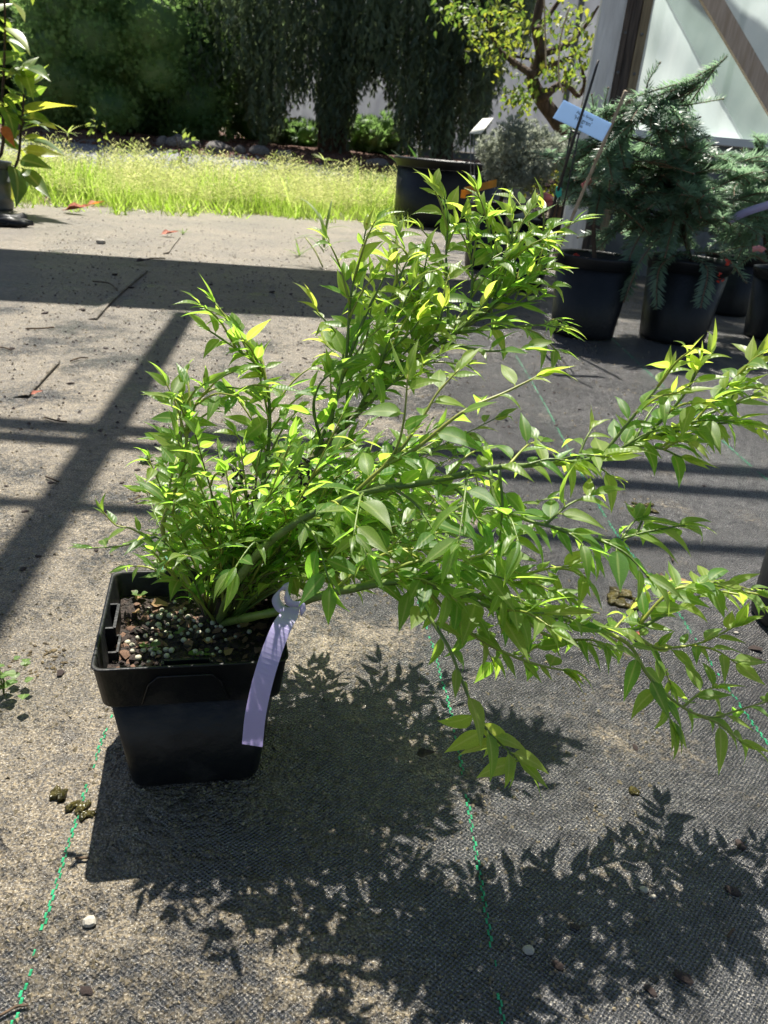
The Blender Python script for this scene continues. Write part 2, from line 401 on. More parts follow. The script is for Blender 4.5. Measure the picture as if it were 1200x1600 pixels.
def film_mat(name, dens, col, dark):
    m, t, b, out = new_mat(name)
    tc = N(t, 'ShaderNodeTexCoord')
    mp = N(t, 'ShaderNodeMapping'); mp.inputs['Scale'].default_value = (1.0, 1.0, 0.45)
    t.links.new(tc.outputs['Object'], mp.inputs[0])
    nz = N(t, 'ShaderNodeTexNoise'); nz.inputs['Scale'].default_value = 3.2; nz.inputs['Detail'].default_value = 7; nz.inputs['Distortion'].default_value = 1.2
    t.links.new(mp.outputs[0], nz.inputs['Vector'])
    r = ramp2(t, 0.3, 0.7, dark, col)
    t.links.new(nz.outputs['Fac'], r.inputs[0])
    tr = N(t, 'ShaderNodeBsdfTranslucent'); t.links.new(r.outputs[0], tr.inputs[0])
    t.links.new(r.outputs[0], b.inputs['Base Color'])
    b.inputs['Roughness'].default_value = 0.28
    n2 = N(t, 'ShaderNodeTexNoise'); n2.inputs['Scale'].default_value = 5; n2.inputs['Distortion'].default_value = 2.5
    t.links.new(mp.outputs[0], n2.inputs['Vector'])
    bp = N(t, 'ShaderNodeBump'); bp.inputs['Strength'].default_value = 0.5; bp.inputs['Distance'].default_value = 0.03
    t.links.new(n2.outputs['Fac'], bp.inputs['Height']); t.links.new(bp.outputs[0], b.inputs['Normal'])
    m1 = N(t, 'ShaderNodeMixShader'); m1.inputs[0].default_value = 0.6
    t.links.new(b.outputs[0], m1.inputs[1]); t.links.new(tr.outputs[0], m1.inputs[2])
    tp = N(t, 'ShaderNodeBsdfTransparent')
    m2 = N(t, 'ShaderNodeMixShader'); m2.inputs[0].default_value = dens
    t.links.new(tp.outputs[0], m2.inputs[1]); t.links.new(m1.outputs[0], m2.inputs[2])
    t.links.new(m2.outputs[0], out.inputs['Surface'])
    return m
M['film'] = film_mat('greenhouse_film', 0.80, (0.80, 0.90, 0.87), (0.54, 0.66, 0.63))
M['film_shaded'] = film_mat('shaded_film', 0.72, (0.38, 0.49, 0.45), (0.25, 0.34, 0.30))  # darker film colour paints in the shadow of a board behind the wall
M['film_far'] = film_mat('far_film', 0.92, (0.62, 0.64, 0.66), (0.40, 0.42, 0.46))

# ------------------------------------------------------------------ mesh helpers
class MB:
    def __init__(s):
        s.v = []; s.f = []; s.n = 0; s.tint = []; s.rib = []
    def add(s, v, f, tint=0.0, rib=None):
        v = np.asarray(v, float)
        s.v.append(v)
        f = [tuple(i + s.n for i in q) for q in f]
        s.f.extend(f)
        s.n += len(v)
        s.tint.append(np.full(len(v), tint))
        s.rib.append(np.zeros(len(v)) if rib is None else np.asarray(rib, float))
    def box(s, c, size, rot=None, tint=0):
        x, y, z = [d / 2 for d in size]
        v = np.array([(-x, -y, -z), (x, -y, -z), (x, y, -z), (-x, y, -z), (-x, -y, z), (x, -y, z), (x, y, z), (-x, y, z)])
        if rot is not None:
            v = v @ np.asarray(rot).T
        s.add(v + np.asarray(c), [(0, 3, 2, 1), (4, 5, 6, 7), (0, 1, 5, 4), (1, 2, 6, 5), (2, 3, 7, 6), (3, 0, 4, 7)], tint)
    def bar(s, a, b, w, h, up=(0, 0, 1)):
        a, b = np.asarray(a, float), np.asarray(b, float)
        d = nrm(b - a); sd = nrm(np.cross(d, up)); u = np.cross(sd, d)
        s.box((a + b) / 2, (np.linalg.norm(b - a), w, h), np.stack([d, sd, u], 1))
    def tube(s, pts, rad, n=6, cap=True):
        pts = np.asarray(pts, float)
        k = len(pts)
        rad = np.full(k, rad) if np.isscalar(rad) else np.asarray(rad, float)
        tang = np.gradient(pts, axis=0)
        ref = np.array([0, 0, 1.0]) if abs(nrm(tang[0])[2]) < 0.9 else np.array([1.0, 0, 0])
        vs = []
        a = np.arange(n) * 2 * math.pi / n
        for i in range(k):
            d = nrm(tang[i]); x = nrm(np.cross(d, ref)); y = np.cross(x, d)
            ref = ref - d * (ref @ d) * 0.5
            vs.append(pts[i] + rad[i] * (np.cos(a)[:, None] * x + np.sin(a)[:, None] * y))
        v = np.concatenate(vs)
        f = []
        for i in range(k - 1):
            for j in range(n):
                j2 = (j + 1) % n
                f.append((i * n + j, i * n + j2, (i + 1) * n + j2, (i + 1) * n + j))
        if cap:
            f.append(tuple(reversed(range(n))))
            f.append(tuple((k - 1) * n + j for j in range(n)))
        s.add(v, f)
    def lathe(s, prof, n=32, c=(0, 0, 0)):
        a = np.arange(n) * 2 * math.pi / n
        v = np.concatenate([np.stack([r * np.cos(a), r * np.sin(a), np.full(n, z)], 1) for r, z in prof]) + np.asarray(c)
        f = []
        for i in range(len(prof) - 1):
            for j in range(n):
                j2 = (j + 1) % n
                f.append((i * n + j, i * n + j2, (i + 1) * n + j2, (i + 1) * n + j))
        s.add(v, f)
    def mesh(s, name, mat, smooth=True):
        v = np.concatenate(s.v) if s.v else np.zeros((0, 3))
        return raw_mesh(name, v, s.f, mat, np.concatenate(s.tint) if s.v else None, np.concatenate(s.rib) if s.v else None, smooth)
    def build(s, name, mat, parent=None, smooth=True, loc=None):
        return link(name, s.mesh(name, mat, smooth), parent, loc)

def raw_mesh(name, v, f, mat, tint=None, rib=None, smooth=True):
    me = bpy.data.meshes.new(name)
    me.from_pydata([tuple(p) for p in v] if len(v) < 5000 else v.tolist(), [], f)
    if smooth:
        me.polygons.foreach_set('use_smooth', np.ones(len(me.polygons), bool))
    if tint is not None and np.any(tint):
        at = me.attributes.new('tint', 'FLOAT', 'POINT'); at.data.foreach_set('value', np.asarray(tint, np.float32))
    if rib is not None and np.any(rib):
        at = me.attributes.new('rib', 'FLOAT', 'POINT'); at.data.foreach_set('value', np.asarray(rib, np.float32))
    if mat:
        me.materials.append(mat)
    me.update()
    return me
ROOTLOC = {}
def link(name, me, parent=None, loc=None):
    o = bpy.data.objects.new(name, me)
    COL.objects.link(o)
    if parent is not None:
        o.parent = parent
        if parent.name in ROOTLOC:
            o.matrix_parent_inverse = Matrix.Translation(-Vector(ROOTLOC[parent.name]))
    if loc is not None:
        o.location = loc
    return o
def tag(o, label=None, cat=None, group=None, kind=None):
    if label: o['label'] = label
    if cat: o['category'] = cat
    if group: o['group'] = group
    if kind: o['kind'] = kind
    return o
def root(name, loc, label, cat, group=None):
    """Empty at the thing's base; children are given in world coordinates"""
    o = bpy.data.objects.new(name, None)
    COL.objects.link(o)
    o.empty_display_size = 0.05
    o.location = loc
    ROOTLOC[o.name] = tuple(loc)
    return tag(o, label, cat, group)
def scatter(tv, tf, mats, tints=None, trib=None):
    """many transformed copies of a small template in one vertex/face array"""
    tv = np.asarray(tv, float); k = len(tv)
    mats = np.asarray(mats, float); n = len(mats)
    v = np.einsum('nij,kj->nki', mats[:, :3, :3], tv) + mats[:, None, :3, 3]
    tf = [np.asarray(q) for q in tf]
    f = []
    off = np.arange(n) * k
    for q in tf:
        f.extend((q[None, :] + off[:, None]).tolist())
    ti = np.repeat(tints, k) if tints is not None else None
    rb = np.tile(trib, n) if trib is not None else None
    return v.reshape(-1, 3), f, ti, rb
def frames(dirs, ups, scale):
    """n x 4 x 4: local X along dir, local Z towards up"""
    d = dirs / (np.linalg.norm(dirs, axis=1, keepdims=True) + 1e-12)
    y = np.cross(ups, d); y /= (np.linalg.norm(y, axis=1, keepdims=True) + 1e-9)
    z = np.cross(d, y)
    m = np.zeros((len(d), 4, 4)); m[:, 3, 3] = 1
    sc = np.asarray(scale)
    if sc.ndim == 1: sc = np.stack([sc] * 3, 1)
    m[:, :3, 0] = d * sc[:, :1]; m[:, :3, 1] = y * sc[:, 1:2]; m[:, :3, 2] = z * sc[:, 2:3]
    return m
def smooth_path(pts, per=6):
    pts = np.asarray(pts, float)
    if len(pts) < 3:
        return np.array([pts[0] + (pts[-1] - pts[0]) * k / per for k in range(per + 1)])
    P = np.vstack([2 * pts[0] - pts[1], pts, 2 * pts[-1] - pts[-2]])
    out = []
    for i in range(1, len(P) - 2):
        p0, p1, p2, p3 = P[i - 1], P[i], P[i + 1], P[i + 2]
        for k in range(per):
            t = k / per
            out.append(0.5 * ((2 * p1) + (-p0 + p2) * t + (2 * p0 - 5 * p1 + 4 * p2 - p3) * t * t + (-p0 + 3 * p1 - 3 * p2 + p3) * t ** 3))
    out.append(pts[-1])
    return np.array(out)

# leaf template: unit length along X, petiole included
def leaf_template(curl=0.18, fold=0.25, width=0.34, twist=0.0, wave=0.0, pet=0.08, prof=None, side=0.0):
    ts = np.array([0, 0.05, 0.14, 0.27, 0.41, 0.55, 0.69, 0.82, 0.92, 1.0])
    ws = np.array(prof if prof else [0.12, 0.46, 0.83, 1.0, 0.95, 0.76, 0.50, 0.25, 0.10, 0.0])
    v, rib = [], []
    for t, w in zip(ts, ws):
        x = pet + (1 - pet) * t
        w2 = w * width / 2
        zc = -curl * t ** 1.8
        yc = side * t * t
        th = twist * t
        for sgn in (-1, 0, 1):
            yy = sgn * w2; zz = abs(sgn) * w2 * fold + sgn * wave * w2 * math.sin(t * 9)
            y2 = yy * math.cos(th) - zz * math.sin(th); z2 = yy * math.sin(th) + zz * math.cos(th)
            v.append((x - 0.35 * curl * t * t * t, yc + y2, zc + z2)); rib.append(1.0 if sgn == 0 else 0.0)
    f = []
    for i in range(len(ts) - 1):
        a = i * 3
        if i < len(ts) - 2:
            f += [(a, a + 3, a + 4, a + 1), (a + 1, a + 4, a + 5, a + 2)]
        else:
            f += [(a, a + 4, a + 1), (a + 1, a + 4, a + 2)]
    # petiole: a thin strip
    k = len(v)
    v += [(0, -0.012, 0), (0, 0.012, 0), (0, 0, 0.02), (pet, -0.016, 0), (pet, 0.016, 0), (pet, 0, 0.02)]
    rib += [1.0] * 6
    f += [(k, k + 3, k + 5, k + 2), (k + 2, k + 5, k + 4, k + 1), (k + 1, k + 4, k + 3, k)]
    return np.array(v), f, np.array(rib)


# ================================================================== SETTING
def sst(a, b, x):
    t = np.clip((x - a) / (b - a), 0, 1)
    return t * t * (3 - 2 * t)
def tz(x, y):
    x = np.asarray(x, float); y = np.asarray(y, float)
    return -0.006 + 0.36 * sst(7.2, 9.6, y) + np.maximum(0, y - 10) * 0.02
def grid_sheet(name, x0, x1, y0, y1, nx, ny, lift, mat, kind='structure', rough=0.0, edge=None):
    xs = np.linspace(x0, x1, nx); ys = np.linspace(y0, y1, ny)
    X, Y = np.meshgrid(xs, ys)
    if edge is not None:
        X, Y = edge(X, Y)
    Z = tz(X, Y) + lift
    if rough:
        Z = Z + rough * (np.sin(X * 7.1 + Y * 3.3) * np.sin(Y * 6.3 - X * 2.1) + 0.5 * np.sin(X * 17 + 1) * np.sin(Y * 19))
    v = np.stack([X, Y, Z], -1).reshape(-1, 3)
    f = [(j * nx + i, j * nx + i + 1, (j + 1) * nx + i + 1, (j + 1) * nx + i) for j in range(ny - 1) for i in range(nx - 1)]
    o = link(name, raw_mesh(name, v, f, mat))
    return tag(o, kind=kind)
g_ys = np.concatenate([np.linspace(-3, 7, 6), np.linspace(7.2, 10, 15), np.linspace(12, 160, 20)])
g_xs = np.concatenate([np.linspace(-120, -10, 8), np.linspace(-8, 8, 9), np.linspace(10, 120, 8)])
X, Y = np.meshgrid(g_xs, g_ys)
v = np.stack([X, Y, tz(X, Y)], -1).reshape(-1, 3)
nx, ny = len(g_xs), len(g_ys)
ground = tag(link('ground', raw_mesh('ground', v, [(j * nx + i, j * nx + i + 1, (j + 1) * nx + i + 1, (j + 1) * nx + i) for j in range(ny - 1) for i in range(nx - 1)], M['soil_ground'])), kind='structure')

# black woven ground fabric: a sheet with an uneven back edge
def back_edge(x):
    return np.interp(x, [-6, -2.25, -0.11, 1.2, 6], [3.1, 4.95, 6.02, 6.5, 7.0])
bx = np.linspace(-6, 6, 121)
by = back_edge(bx) + 0.05 * np.sin(bx * 9) * np.sin(bx * 3.7 + 1) + rng.normal(0, 0.015, len(bx))
fv = [(-6, -2.5, 0), (6, -2.5, 0)] + [(x, y, 0) for x, y in zip(bx[::-1], by[::-1])]
fabric = tag(link('ground_fabric', raw_mesh('ground_fabric', np.array(fv), [tuple(range(len(fv)))], M['fabric'], smooth=False)), kind='structure')

def thread(pts, seed):
    r = random.Random(seed)
    P = smooth_path([G(*q, 0.0) for q in pts], 10)
    seg = np.linalg.norm(np.diff(P, axis=0), axis=1); cum = np.concatenate([[0], np.cumsum(seg)])
    mb = MB(); s = 0.0; k = 0
    while s < cum[-1] - 0.006:
        a = np.array([np.interp(s, cum, P[:, i]) for i in range(3)])
        b = np.array([np.interp(s + 0.0042, cum, P[:, i]) for i in range(3)])
        d = nrm(b - a); n = np.array([-d[1], d[0], 0])
        gap = math.sin(s * 31 + seed) + math.sin(s * 83 + seed * 2)
        if r.random() < (0.92 if gap > -0.9 else 0.25):
            off = n * (0.0009 if k % 2 else -0.0009) * r.uniform(0.6, 1.2)
            w = r.uniform(0.0005, 0.0010)
            q = [a + off - n * w, a + off + n * w, b + off + n * w, b + off - n * w]
            v = [p + np.array([0, 0, 0.0006]) for p in q] + [(q[0] + q[1]) / 2 * 0.5 + (q[2] + q[3]) / 2 * 0.5 + np.array([0, 0, 0.0016])]
            mb.add(v, [(0, 1, 4), (1, 2, 4), (2, 3, 4), (3, 0, 4)])
        s += 0.0044; k += 1
    o = mb.build('green_thread', M['thread'], fabric, smooth=False)
    return o
thread([(292, 770), (215, 1010), (155, 1170), (30, 1570), (-10, 1690)], 1)
thread([(600, 800), (660, 960), (690, 1060), (715, 1165), (755, 1400), (785, 1590), (790, 1660)], 2)
thread([(800, 545), (850, 630), (905, 735), (960, 830), (1040, 930), (1100, 1020), (1190, 1150), (1260, 1235)], 3)
thread([(925, 500), (1000, 570), (1130, 690), (1215, 765), (1300, 850)], 4)

# torn seam of the fabric: lifted flaps
def flap(pts, width, lift, seed):
    r = random.Random(seed)
    P = smooth_path([G(*q, 0.0) for q in pts], 8)
    T = np.gradient(P, axis=0)
    mb = MB(); v = []
    for p, t in zip(P, T):
        d = nrm(t); n = np.array([d[1], -d[0], 0])
        z = lift * r.uniform(0.5, 1.2)
        v += [p - n * width + [0, 0, 0.0012], p + [0, 0, z], p + n * 0.004 + [0, 0, z * 0.5 + 0.002], p + n * 0.002 + [0, 0, 0.001]]
    f = []
    for i in range(len(P) - 1):
        for j in range(3):
            f.append((i * 4 + j, i * 4 + j + 1, (i + 1) * 4 + j + 1, (i + 1) * 4 + j))
    mb.add(v, f)
    return mb.build('fabric_flap', M['fabric'], fabric)
flap([(150, 500), (180, 467), (216, 436), (230, 425)], 0.022, 0.010, 1)
flap([(262, 397), (272, 383), (281, 372)], 0.02, 0.007, 2)
flap([(42, 622), (66, 596), (92, 568)], 0.025, 0.010, 3)
# grey gravel path and red-brown mulch bed on the rising ground behind
grid_sheet('gravel_path', -9, -0.6, 7.45, 8.75, 60, 12, 0.010, M['gravel'], rough=0.008)
grid_sheet('mulch_bed', -9, 7, 8.76, 17.0, 80, 40, 0.012, M['mulch'], rough=0.02)
tv = np.array([(1, 0, 0), (-0.5, 0.87, 0), (-0.5, -0.87, 0), (0.1, 0.1, 0.8)]); tf = [(0, 1, 3), (1, 2, 3), (2, 0, 3)]
n = 2600
xx = rng.uniform(-6, -0.6, n); yy = rng.uniform(7.4, 8.9, n)
d = rng.normal(size=(n, 3)); d[:, 2] *= 0.3
m = frames(d, np.tile([0.1, 0.05, 1.0], (n, 1)), rng.uniform(0.008, 0.026, n))
m[:, :3, 3] = np.stack([xx, yy, tz(xx, yy) + 0.016], 1)
v, f, _, _ = scatter(tv, tf, m)
tag(link('path_gravel', raw_mesh('path_gravel', v, f, M['gravel'], smooth=False)), 'loose grey gravel lying on the path behind the grass', kind='stuff')
n = 3500
xx = rng.uniform(-6, 5, n); yy = rng.uniform(8.7, 11, n)
d = rng.normal(size=(n, 3)); d[:, 2] *= 0.35
m = frames(d, np.tile([0.1, 0.05, 1.0], (n, 1)), np.stack([rng.uniform(0.02, 0.06, n), rng.uniform(0.006, 0.016, n), rng.uniform(0.01, 0.02, n)], 1))
m[:, :3, 3] = np.stack([xx, yy, tz(xx, yy) + 0.03], 1)
v, f, _, _ = scatter(tv, tf, m)
tag(link('mulch_chips', raw_mesh('mulch_chips', v, f, M['mulch'], smooth=False)), 'loose red brown bark chips covering the bed under the trees', kind='stuff')

# ------------------------------------------------------------------ overhead greenhouse frame (casts the bars of shade)
def up_at(gx, gy, z):
    return np.array([gx + SUN.x / SUN.z * z, gy + SUN.y / SUN.z * z, z])
U2 = np.array([0.984, 0.18, 0]); V2 = np.array([-0.18, 0.984, 0])
fr = root('greenhouse_frame', (-3.3, 3.4, 0), 'bare timber greenhouse frame with a wide roof board overhead', 'frame')
def slab(name, a, b, c, d, th, mat):
    q = [np.asarray(p) for p in (a, b, c, d)]
    mb = MB(); mb.add(q + [p + np.array([0, 0, th]) for p in q], [(3, 2, 1, 0), (4, 5, 6, 7), (0, 1, 5, 4), (1, 2, 6, 5), (2, 3, 7, 6), (3, 0, 4, 7)])
    return mb.build(name, mat, fr, smooth=False)
Z1 = 2.4
gA, gB = np.array([-1.14, 2.19]), np.array([-0.23, 2.37])
gC, gD = np.array([-1.58, 3.07]), np.array([-0.34, 3.30])
dn = (gB - gA) / np.linalg.norm(gB - gA); df = (gD - gC) / np.linalg.norm(gD - gC)
pts = [gA - dn * 2.2, gB + dn * 0.75, gD + df * 0.85, gC - df * 1.9]
slab('roof_board', *[up_at(p[0], p[1], Z1) for p in pts], 0.02, M['frame_wood'])
def beam(name, g0, g1, w, z, ext0=0.0, ext1=0.0, h=0.05):
    g0 = np.array(g0); g1 = np.array(g1); dd = (g1 - g0) / np.linalg.norm(g1 - g0)
    g0 = g0 - dd * ext0; g1 = g1 + dd * ext1
    mb = MB(); mb.bar(up_at(g0[0], g0[1], z), up_at(g1[0], g1[1], z), w, h)
    mb.build(name, M['frame_wood'], fr, smooth=False)
    return up_at(g0[0], g0[1], z), up_at(g1[0], g1[1], z)
beam('rafter', (-0.63, 2.25), (-0.42, 0.73), 0.065, 2.35, 0.0, 1.2)
p0, p1 = beam('purlin', (-0.66, 1.235), (0.70, 1.345), 0.034, 2.30, 2.4, 2.4)
beam('purlin', (-0.42, 1.185), (0.72, 1.235), 0.022, 2.28, 2.6, 2.4)
beam('purlin', (-0.5, 0.94), (0.75, 1.02), 0.010, 2.27, 2.6, 2.4)
e0, e1 = beam('tie_beam', gC, gD, 0.05, 2.46, 2.3, 3.6)
for q in (p0, p1, e0, e1):
    mb = MB(); mb.bar((q[0], q[1], 0), (q[0], q[1], q[2]), 0.09, 0.09, up=(0, 1, 0)); mb.build('post', M['frame_wood'], fr, smooth=False)

# ------------------------------------------------------------------ greenhouse on the right: post, film, braces
gh_y = 4.25
gw = root('film_greenhouse', (2.6, 4.3, 0), 'greenhouse wall of cloudy plastic film on weathered wood with diagonal brace', 'greenhouse')
pA = D(945, 80, gh_y)
def wall_pt(px, py, off=0.0):
    """point on the wall plane: runs right and slightly towards the viewer"""
    n = np.array([0.10, 1.0, 0.0]); n /= np.linalg.norm(n)
    d = ray(px, py); t = ((pA + n * off - CAMP) @ n) / (d @ n)
    return CAMP + t * d
wn = nrm([0.10, 1.0, 0.0]); wx = nrm([1.0, -0.10, 0.0])
xl = (wall_pt(919, 100) - pA) @ wx
def wp(s, z, off=0.0):
    return np.array([pA[0], pA[1], 0]) + wx * s + np.array([0, 0, z]) + wn * off
def vboard(name, s0, s1, z0, z1, off, th, mat):
    mb = MB()
    q = [wp(s0, z0, off), wp(s1, z0, off), wp(s1, z1, off), wp(s0, z1, off)]
    mb.add(q + [p + wn * th for p in q], [(0, 1, 2, 3), (7, 6, 5, 4), (4, 5, 1, 0), (5, 6, 2, 1), (6, 7, 3, 2), (7, 4, 0, 3)])
    return mb.build(name, mat, gw, smooth=False)
sc1 = [(wall_pt(px, 100) - pA) @ wx for px in (923, 958, 972, 985, 1000)]
vboard('wrapped_edge', sc1[0], sc1[1] + 0.01, 0, 3.0, -0.02, 0.10, M['wrap'])
vboard('post', sc1[1] + 0.012, sc1[2] - 0.006, 0, 3.0, -0.035, 0.10, M['wood_dark'])
vboard('post', sc1[2] - 0.003, sc1[3], 0, 3.0, -0.025, 0.10, M['wood_dark'])
vboard('corner_board', sc1[3] + 0.003, sc1[4], 0, 3.0, -0.030, 0.09, M['wood_tan'])
for k in range(9):
    for sx_ in ((sc1[1] + sc1[2]) / 2 + .004, (sc1[3] + sc1[4]) / 2):
        mb = MB(); mb.lathe([(0.0005, 0.004), (0.006, 0.0035), (0.0075, 0.0)], 8); rr = np.stack([wx, [0, 0, 1.0], -wn], 1)
        mb.v[0] = mb.v[0] @ rr.T + wp(sx_, 0.9 + .16 * k, -0.037 if sx_ < sc1[3] else -0.032); mb.build('screw', M['metal'], gw)
# wrinkled clear film sheets
def film(s_lo, s_hi, z0, z1, off, mat, name, amp=0.020, n=56):
    mb = MB(); v = []
    for j in range(n):
        for i in range(n):
            tj = j / (n - 1); ti = i / (n - 1)
            z = z0 + (z1 - z0) * tj
            s = s_lo(z) + (s_hi(z) - s_lo(z)) * ti
            w = amp * (math.sin(s * 9 + z * 5) * 0.6 + math.sin(z * 21 + s * 13) * 0.25 + math.sin(s * 31 - z * 11) * 0.15)
            v.append(wp(s, z, off + w))
    mb.add(v, [(j * n + i, j * n + i + 1, (j + 1) * n + i + 1, (j + 1) * n + i) for j in range(n - 1) for i in range(n - 1)])
    return mb.build(name, mat, gw)
def sline(q0, q1):
    a, b = wall_pt(*q0), wall_pt(*q1)
    s0, z0, s1, z1 = (a - pA) @ wx, a[2], (b - pA) @ wx, b[2]
    return lambda z: s0 + (z - z0) * (s1 - s0) / (z1 - z0)
ZS = wall_pt(1190, 220)[2]
L_left = lambda z: sc1[4] + 0.002
L1 = sline((1045, 0), (1165, 225)); L2 = sline((1118, 0), (1215, 165))
L_end = lambda z: sc1[4] + 3.0
film(L_left, L1, ZS, 2.9, 0.0, M['film'], 'film_sheet')
film(lambda z: L1(z) + 0.002, L2, ZS, 2.9, 0.012, M['film_shaded'], 'film_sheet')  # middle strip: the board's shadow on the film is put into its colour
film(lambda z: L2(z) + 0.002, L_end, ZS, 2.9, 0.0, M['film'], 'film_sheet')
a, b = wp(L2(ZS) - 0.03, ZS, -0.032), wp(L2(2.9) - 0.03, 2.9, -0.032)
mb = MB(); mb.bar(a, b, 0.075, 0.04, up=wn); mb.build('brace', M['wood_brown'], gw, smooth=False)
vboard('sill', sc1[4] + 0.005, sc1[4] + 3.0, ZS - 0.035, ZS - 0.002, -0.04, 0.08, M['white'])
vboard('base_panel', sc1[4] + 0.006, sc1[4] + 3.0, 0, ZS - 0.037, -0.01, 0.04, M['greyplastic'])
# ------------------------------------------------------------------ far greenhouse seen between the trees
fg = root('far_greenhouse', (1.0, 13.6, float(tz(1, 13.6))), 'white film greenhouse wall far behind the trees', 'greenhouse')
zb = float(tz(1, 13.6))
def quadbox(parent, name, x0, x1, y0, y1, z0, z1, mat):
    mb = MB(); mb.box(((x0 + x1) / 2, (y0 + y1) / 2, (z0 + z1) / 2), (x1 - x0, y1 - y0, z1 - z0))
    return mb.build(name, mat, parent, smooth=False)
x = -2.6
while x < 6.5:
    quadbox(fg, 'film_panel', x + 0.045, x + 1.155, 13.60, 13.61, zb + 0.12, zb + 2.6, M['film_far'])
    quadbox(fg, 'post', x - 0.04, x + 0.04, 13.56, 13.66, zb, zb + 2.6, M['greyplastic'])
    quadbox(fg, 'base_panel', x + 0.045, x + 1.155, 13.58, 13.62, zb, zb + 0.115, M['greyplastic'])
    x += 1.2
quadbox(fg, 'top_rail', -2.7, 6.6, 13.54, 13.68, zb + 2.605, zb + 2.7, M['greyplastic'])

# ================================================================== SQUARE POT
PC = np.array([-0.1440, 0.5163]); PR = R(13.7); PH = 0.133
pux = np.array([math.cos(PR), math.sin(PR), 0]); puy = np.array([-math.sin(PR), math.cos(PR), 0])
def pw(u, v, z):
    return np.array([PC[0], PC[1], z]) + pux * u + puy * v
def rsq(half, rad, z, n=5):
    out = []
    for cx, cy, a0 in ((1, -1, -90), (1, 1, 0), (-1, 1, 90), (-1, -1, 180)):
        for k in range(n + 1):
            a = R(a0 + 90 * k / n)
            out.append(pw(cx * (half - rad) + rad * math.cos(a), cy * (half - rad) + rad * math.sin(a), z))
    return out
def loft(mb, loops, close_first=True):
    n = len(loops[0]); v = np.concatenate([np.array(l) for l in loops]); f = []
    for i in range(len(loops) - 1):
        for j in range(n):
            j2 = (j + 1) % n
            f.append((i * n + j, i * n + j2, (i + 1) * n + j2, (i + 1) * n + j))
    if close_first:
        f.append(tuple(reversed(range(n))))
    mb.add(v, f)
sp = root('square_nursery_pot', (PC[0], PC[1], 0), 'square black plastic pot of dark soil and perlite, under the leafy green shrub', 'pot')
mb = MB()
loft(mb, [rsq(0.0490, 0.012, 0.0005), rsq(0.0512, 0.012, 0.004), rsq(0.0520, 0.011, 0.012), rsq(0.0612, 0.010, 0.097), rsq(0.0592, 0.010, 0.097), rsq(0.0505, 0.010, 0.010)])
mb.build('pot_body', M['potplastic'], sp)
mb = MB()
loft(mb, [rsq(0.0590, 0.009, 0.0975), rsq(0.0640, 0.009, 0.0950), rsq(0.0652, 0.009, 0.0965), rsq(0.0690, 0.008, 0.1315), rsq(0.0702, 0.008, 0.1322), rsq(0.0700, 0.008, PH), rsq(0.0676, 0.007, PH), rsq(0.0670, 0.007, 0.131), rsq(0.0610, 0.008, 0.0975)], False)
mb.build('pot_lip', M['potplastic'], sp)
# moulded label panel on the front of the lip and tag slots on the rims
mb = MB()
ridge = [pw(-0.036, -0.0662, 0.0985), pw(-0.031, -0.0686, 0.117), pw(-0.024, -0.0697, 0.1245), pw(0.014, -0.0697, 0.1245), pw(0.020, -0.0686, 0.117), pw(0.026, -0.0664, 0.0985)]
mb.tube(ridge, 0.0009, 5)
mb.build('label_panel', M['potplastic'], sp)
rotp = np.stack([pux, puy, [0, 0, 1]], 1)
for (u, v, su, sv, sz, z) in ((-0.0595, 0.004, 0.0022, 0.034, 0.028, 0.1165), (-0.0035, -0.0620, 0.034, 0.0022, 0.020, 0.1235), (-0.0560, -0.020, 0.0018, 0.022, 0.020, 0.1105)):
    mb = MB()
    mb.box(pw(u, v, z), (su, sv, sz), rotp)
    for s in (-1, 1):
        e = (0.0, s * sv / 2) if sv > su else (s * su / 2, 0.0)
        ins = (-0.0035, 0.0) if sv > su else (0.0, -0.0025)
        mb.box(pw(u + e[0] + ins[0] , v + e[1] + ins[1], z), (0.006 if sv > su else 0.002, 0.002 if sv > su else 0.005, sz), rotp)
    mb.build('tag_slot', M['potplastic'], sp, smooth=False)
# soil
ns = 44
SZ = 0.112
def soil_h(u, v):
    return SZ + 0.006 * math.exp(-((u - 0.01) ** 2 + (v - 0.0) ** 2) / 0.0009) + 0.0022 * math.sin(u * 130 + v * 90) * math.sin(v * 170 - u * 40) + 0.0010 * math.sin(u * 420) * math.sin(v * 380 + 1)
v = []
for j in range(ns):
    for i in range(ns):
        u_, v_ = -0.0625 + 0.125 * i / (ns - 1), -0.0625 + 0.125 * j / (ns - 1)
        v.append(pw(u_, v_, soil_h(u_, v_) + random.uniform(-0.0008, 0.0008)))
mb = MB(); mb.add(v, [(j * ns + i, j * ns + i + 1, (j + 1) * ns + i + 1, (j + 1) * ns + i) for j in range(ns - 1) for i in range(ns - 1)])
soil = mb.build('soil', M['potsoil'], sp)
def rock_mesh(name, mat, seed, flat=(1, 1, 1), sub=1, jag=0.25):
    """unit irregular lump from an icosahedron-like sphere"""
    r = np.random.default_rng(seed)
    import bmesh
    bm = bmesh.new(); bmesh.ops.create_icosphere(bm, subdivisions=sub, radius=1.0)
    for vv in bm.verts:
        vv.co *= 1 + r.uniform(-jag, jag)
        vv.co.x *= flat[0]; vv.co.y *= flat[1]; vv.co.z *= flat[2]
    me = bpy.data.meshes.new(name); bm.to_mesh(me); bm.free()
    me.materials.append(mat)
    return me
per = [rock_mesh('perlite', M['perlite'], k, (1, 1, 0.9), 2, 0.10) for k in range(3)]
for p in per:
    p.polygons.foreach_set('use_smooth', np.ones(len(p.polygons), bool))
chips_r = [rock_mesh('bark_chip', M['chip_red'], 20 + k, (1.25, 0.8, 0.35), 1, 0.3) for k in range(3)]
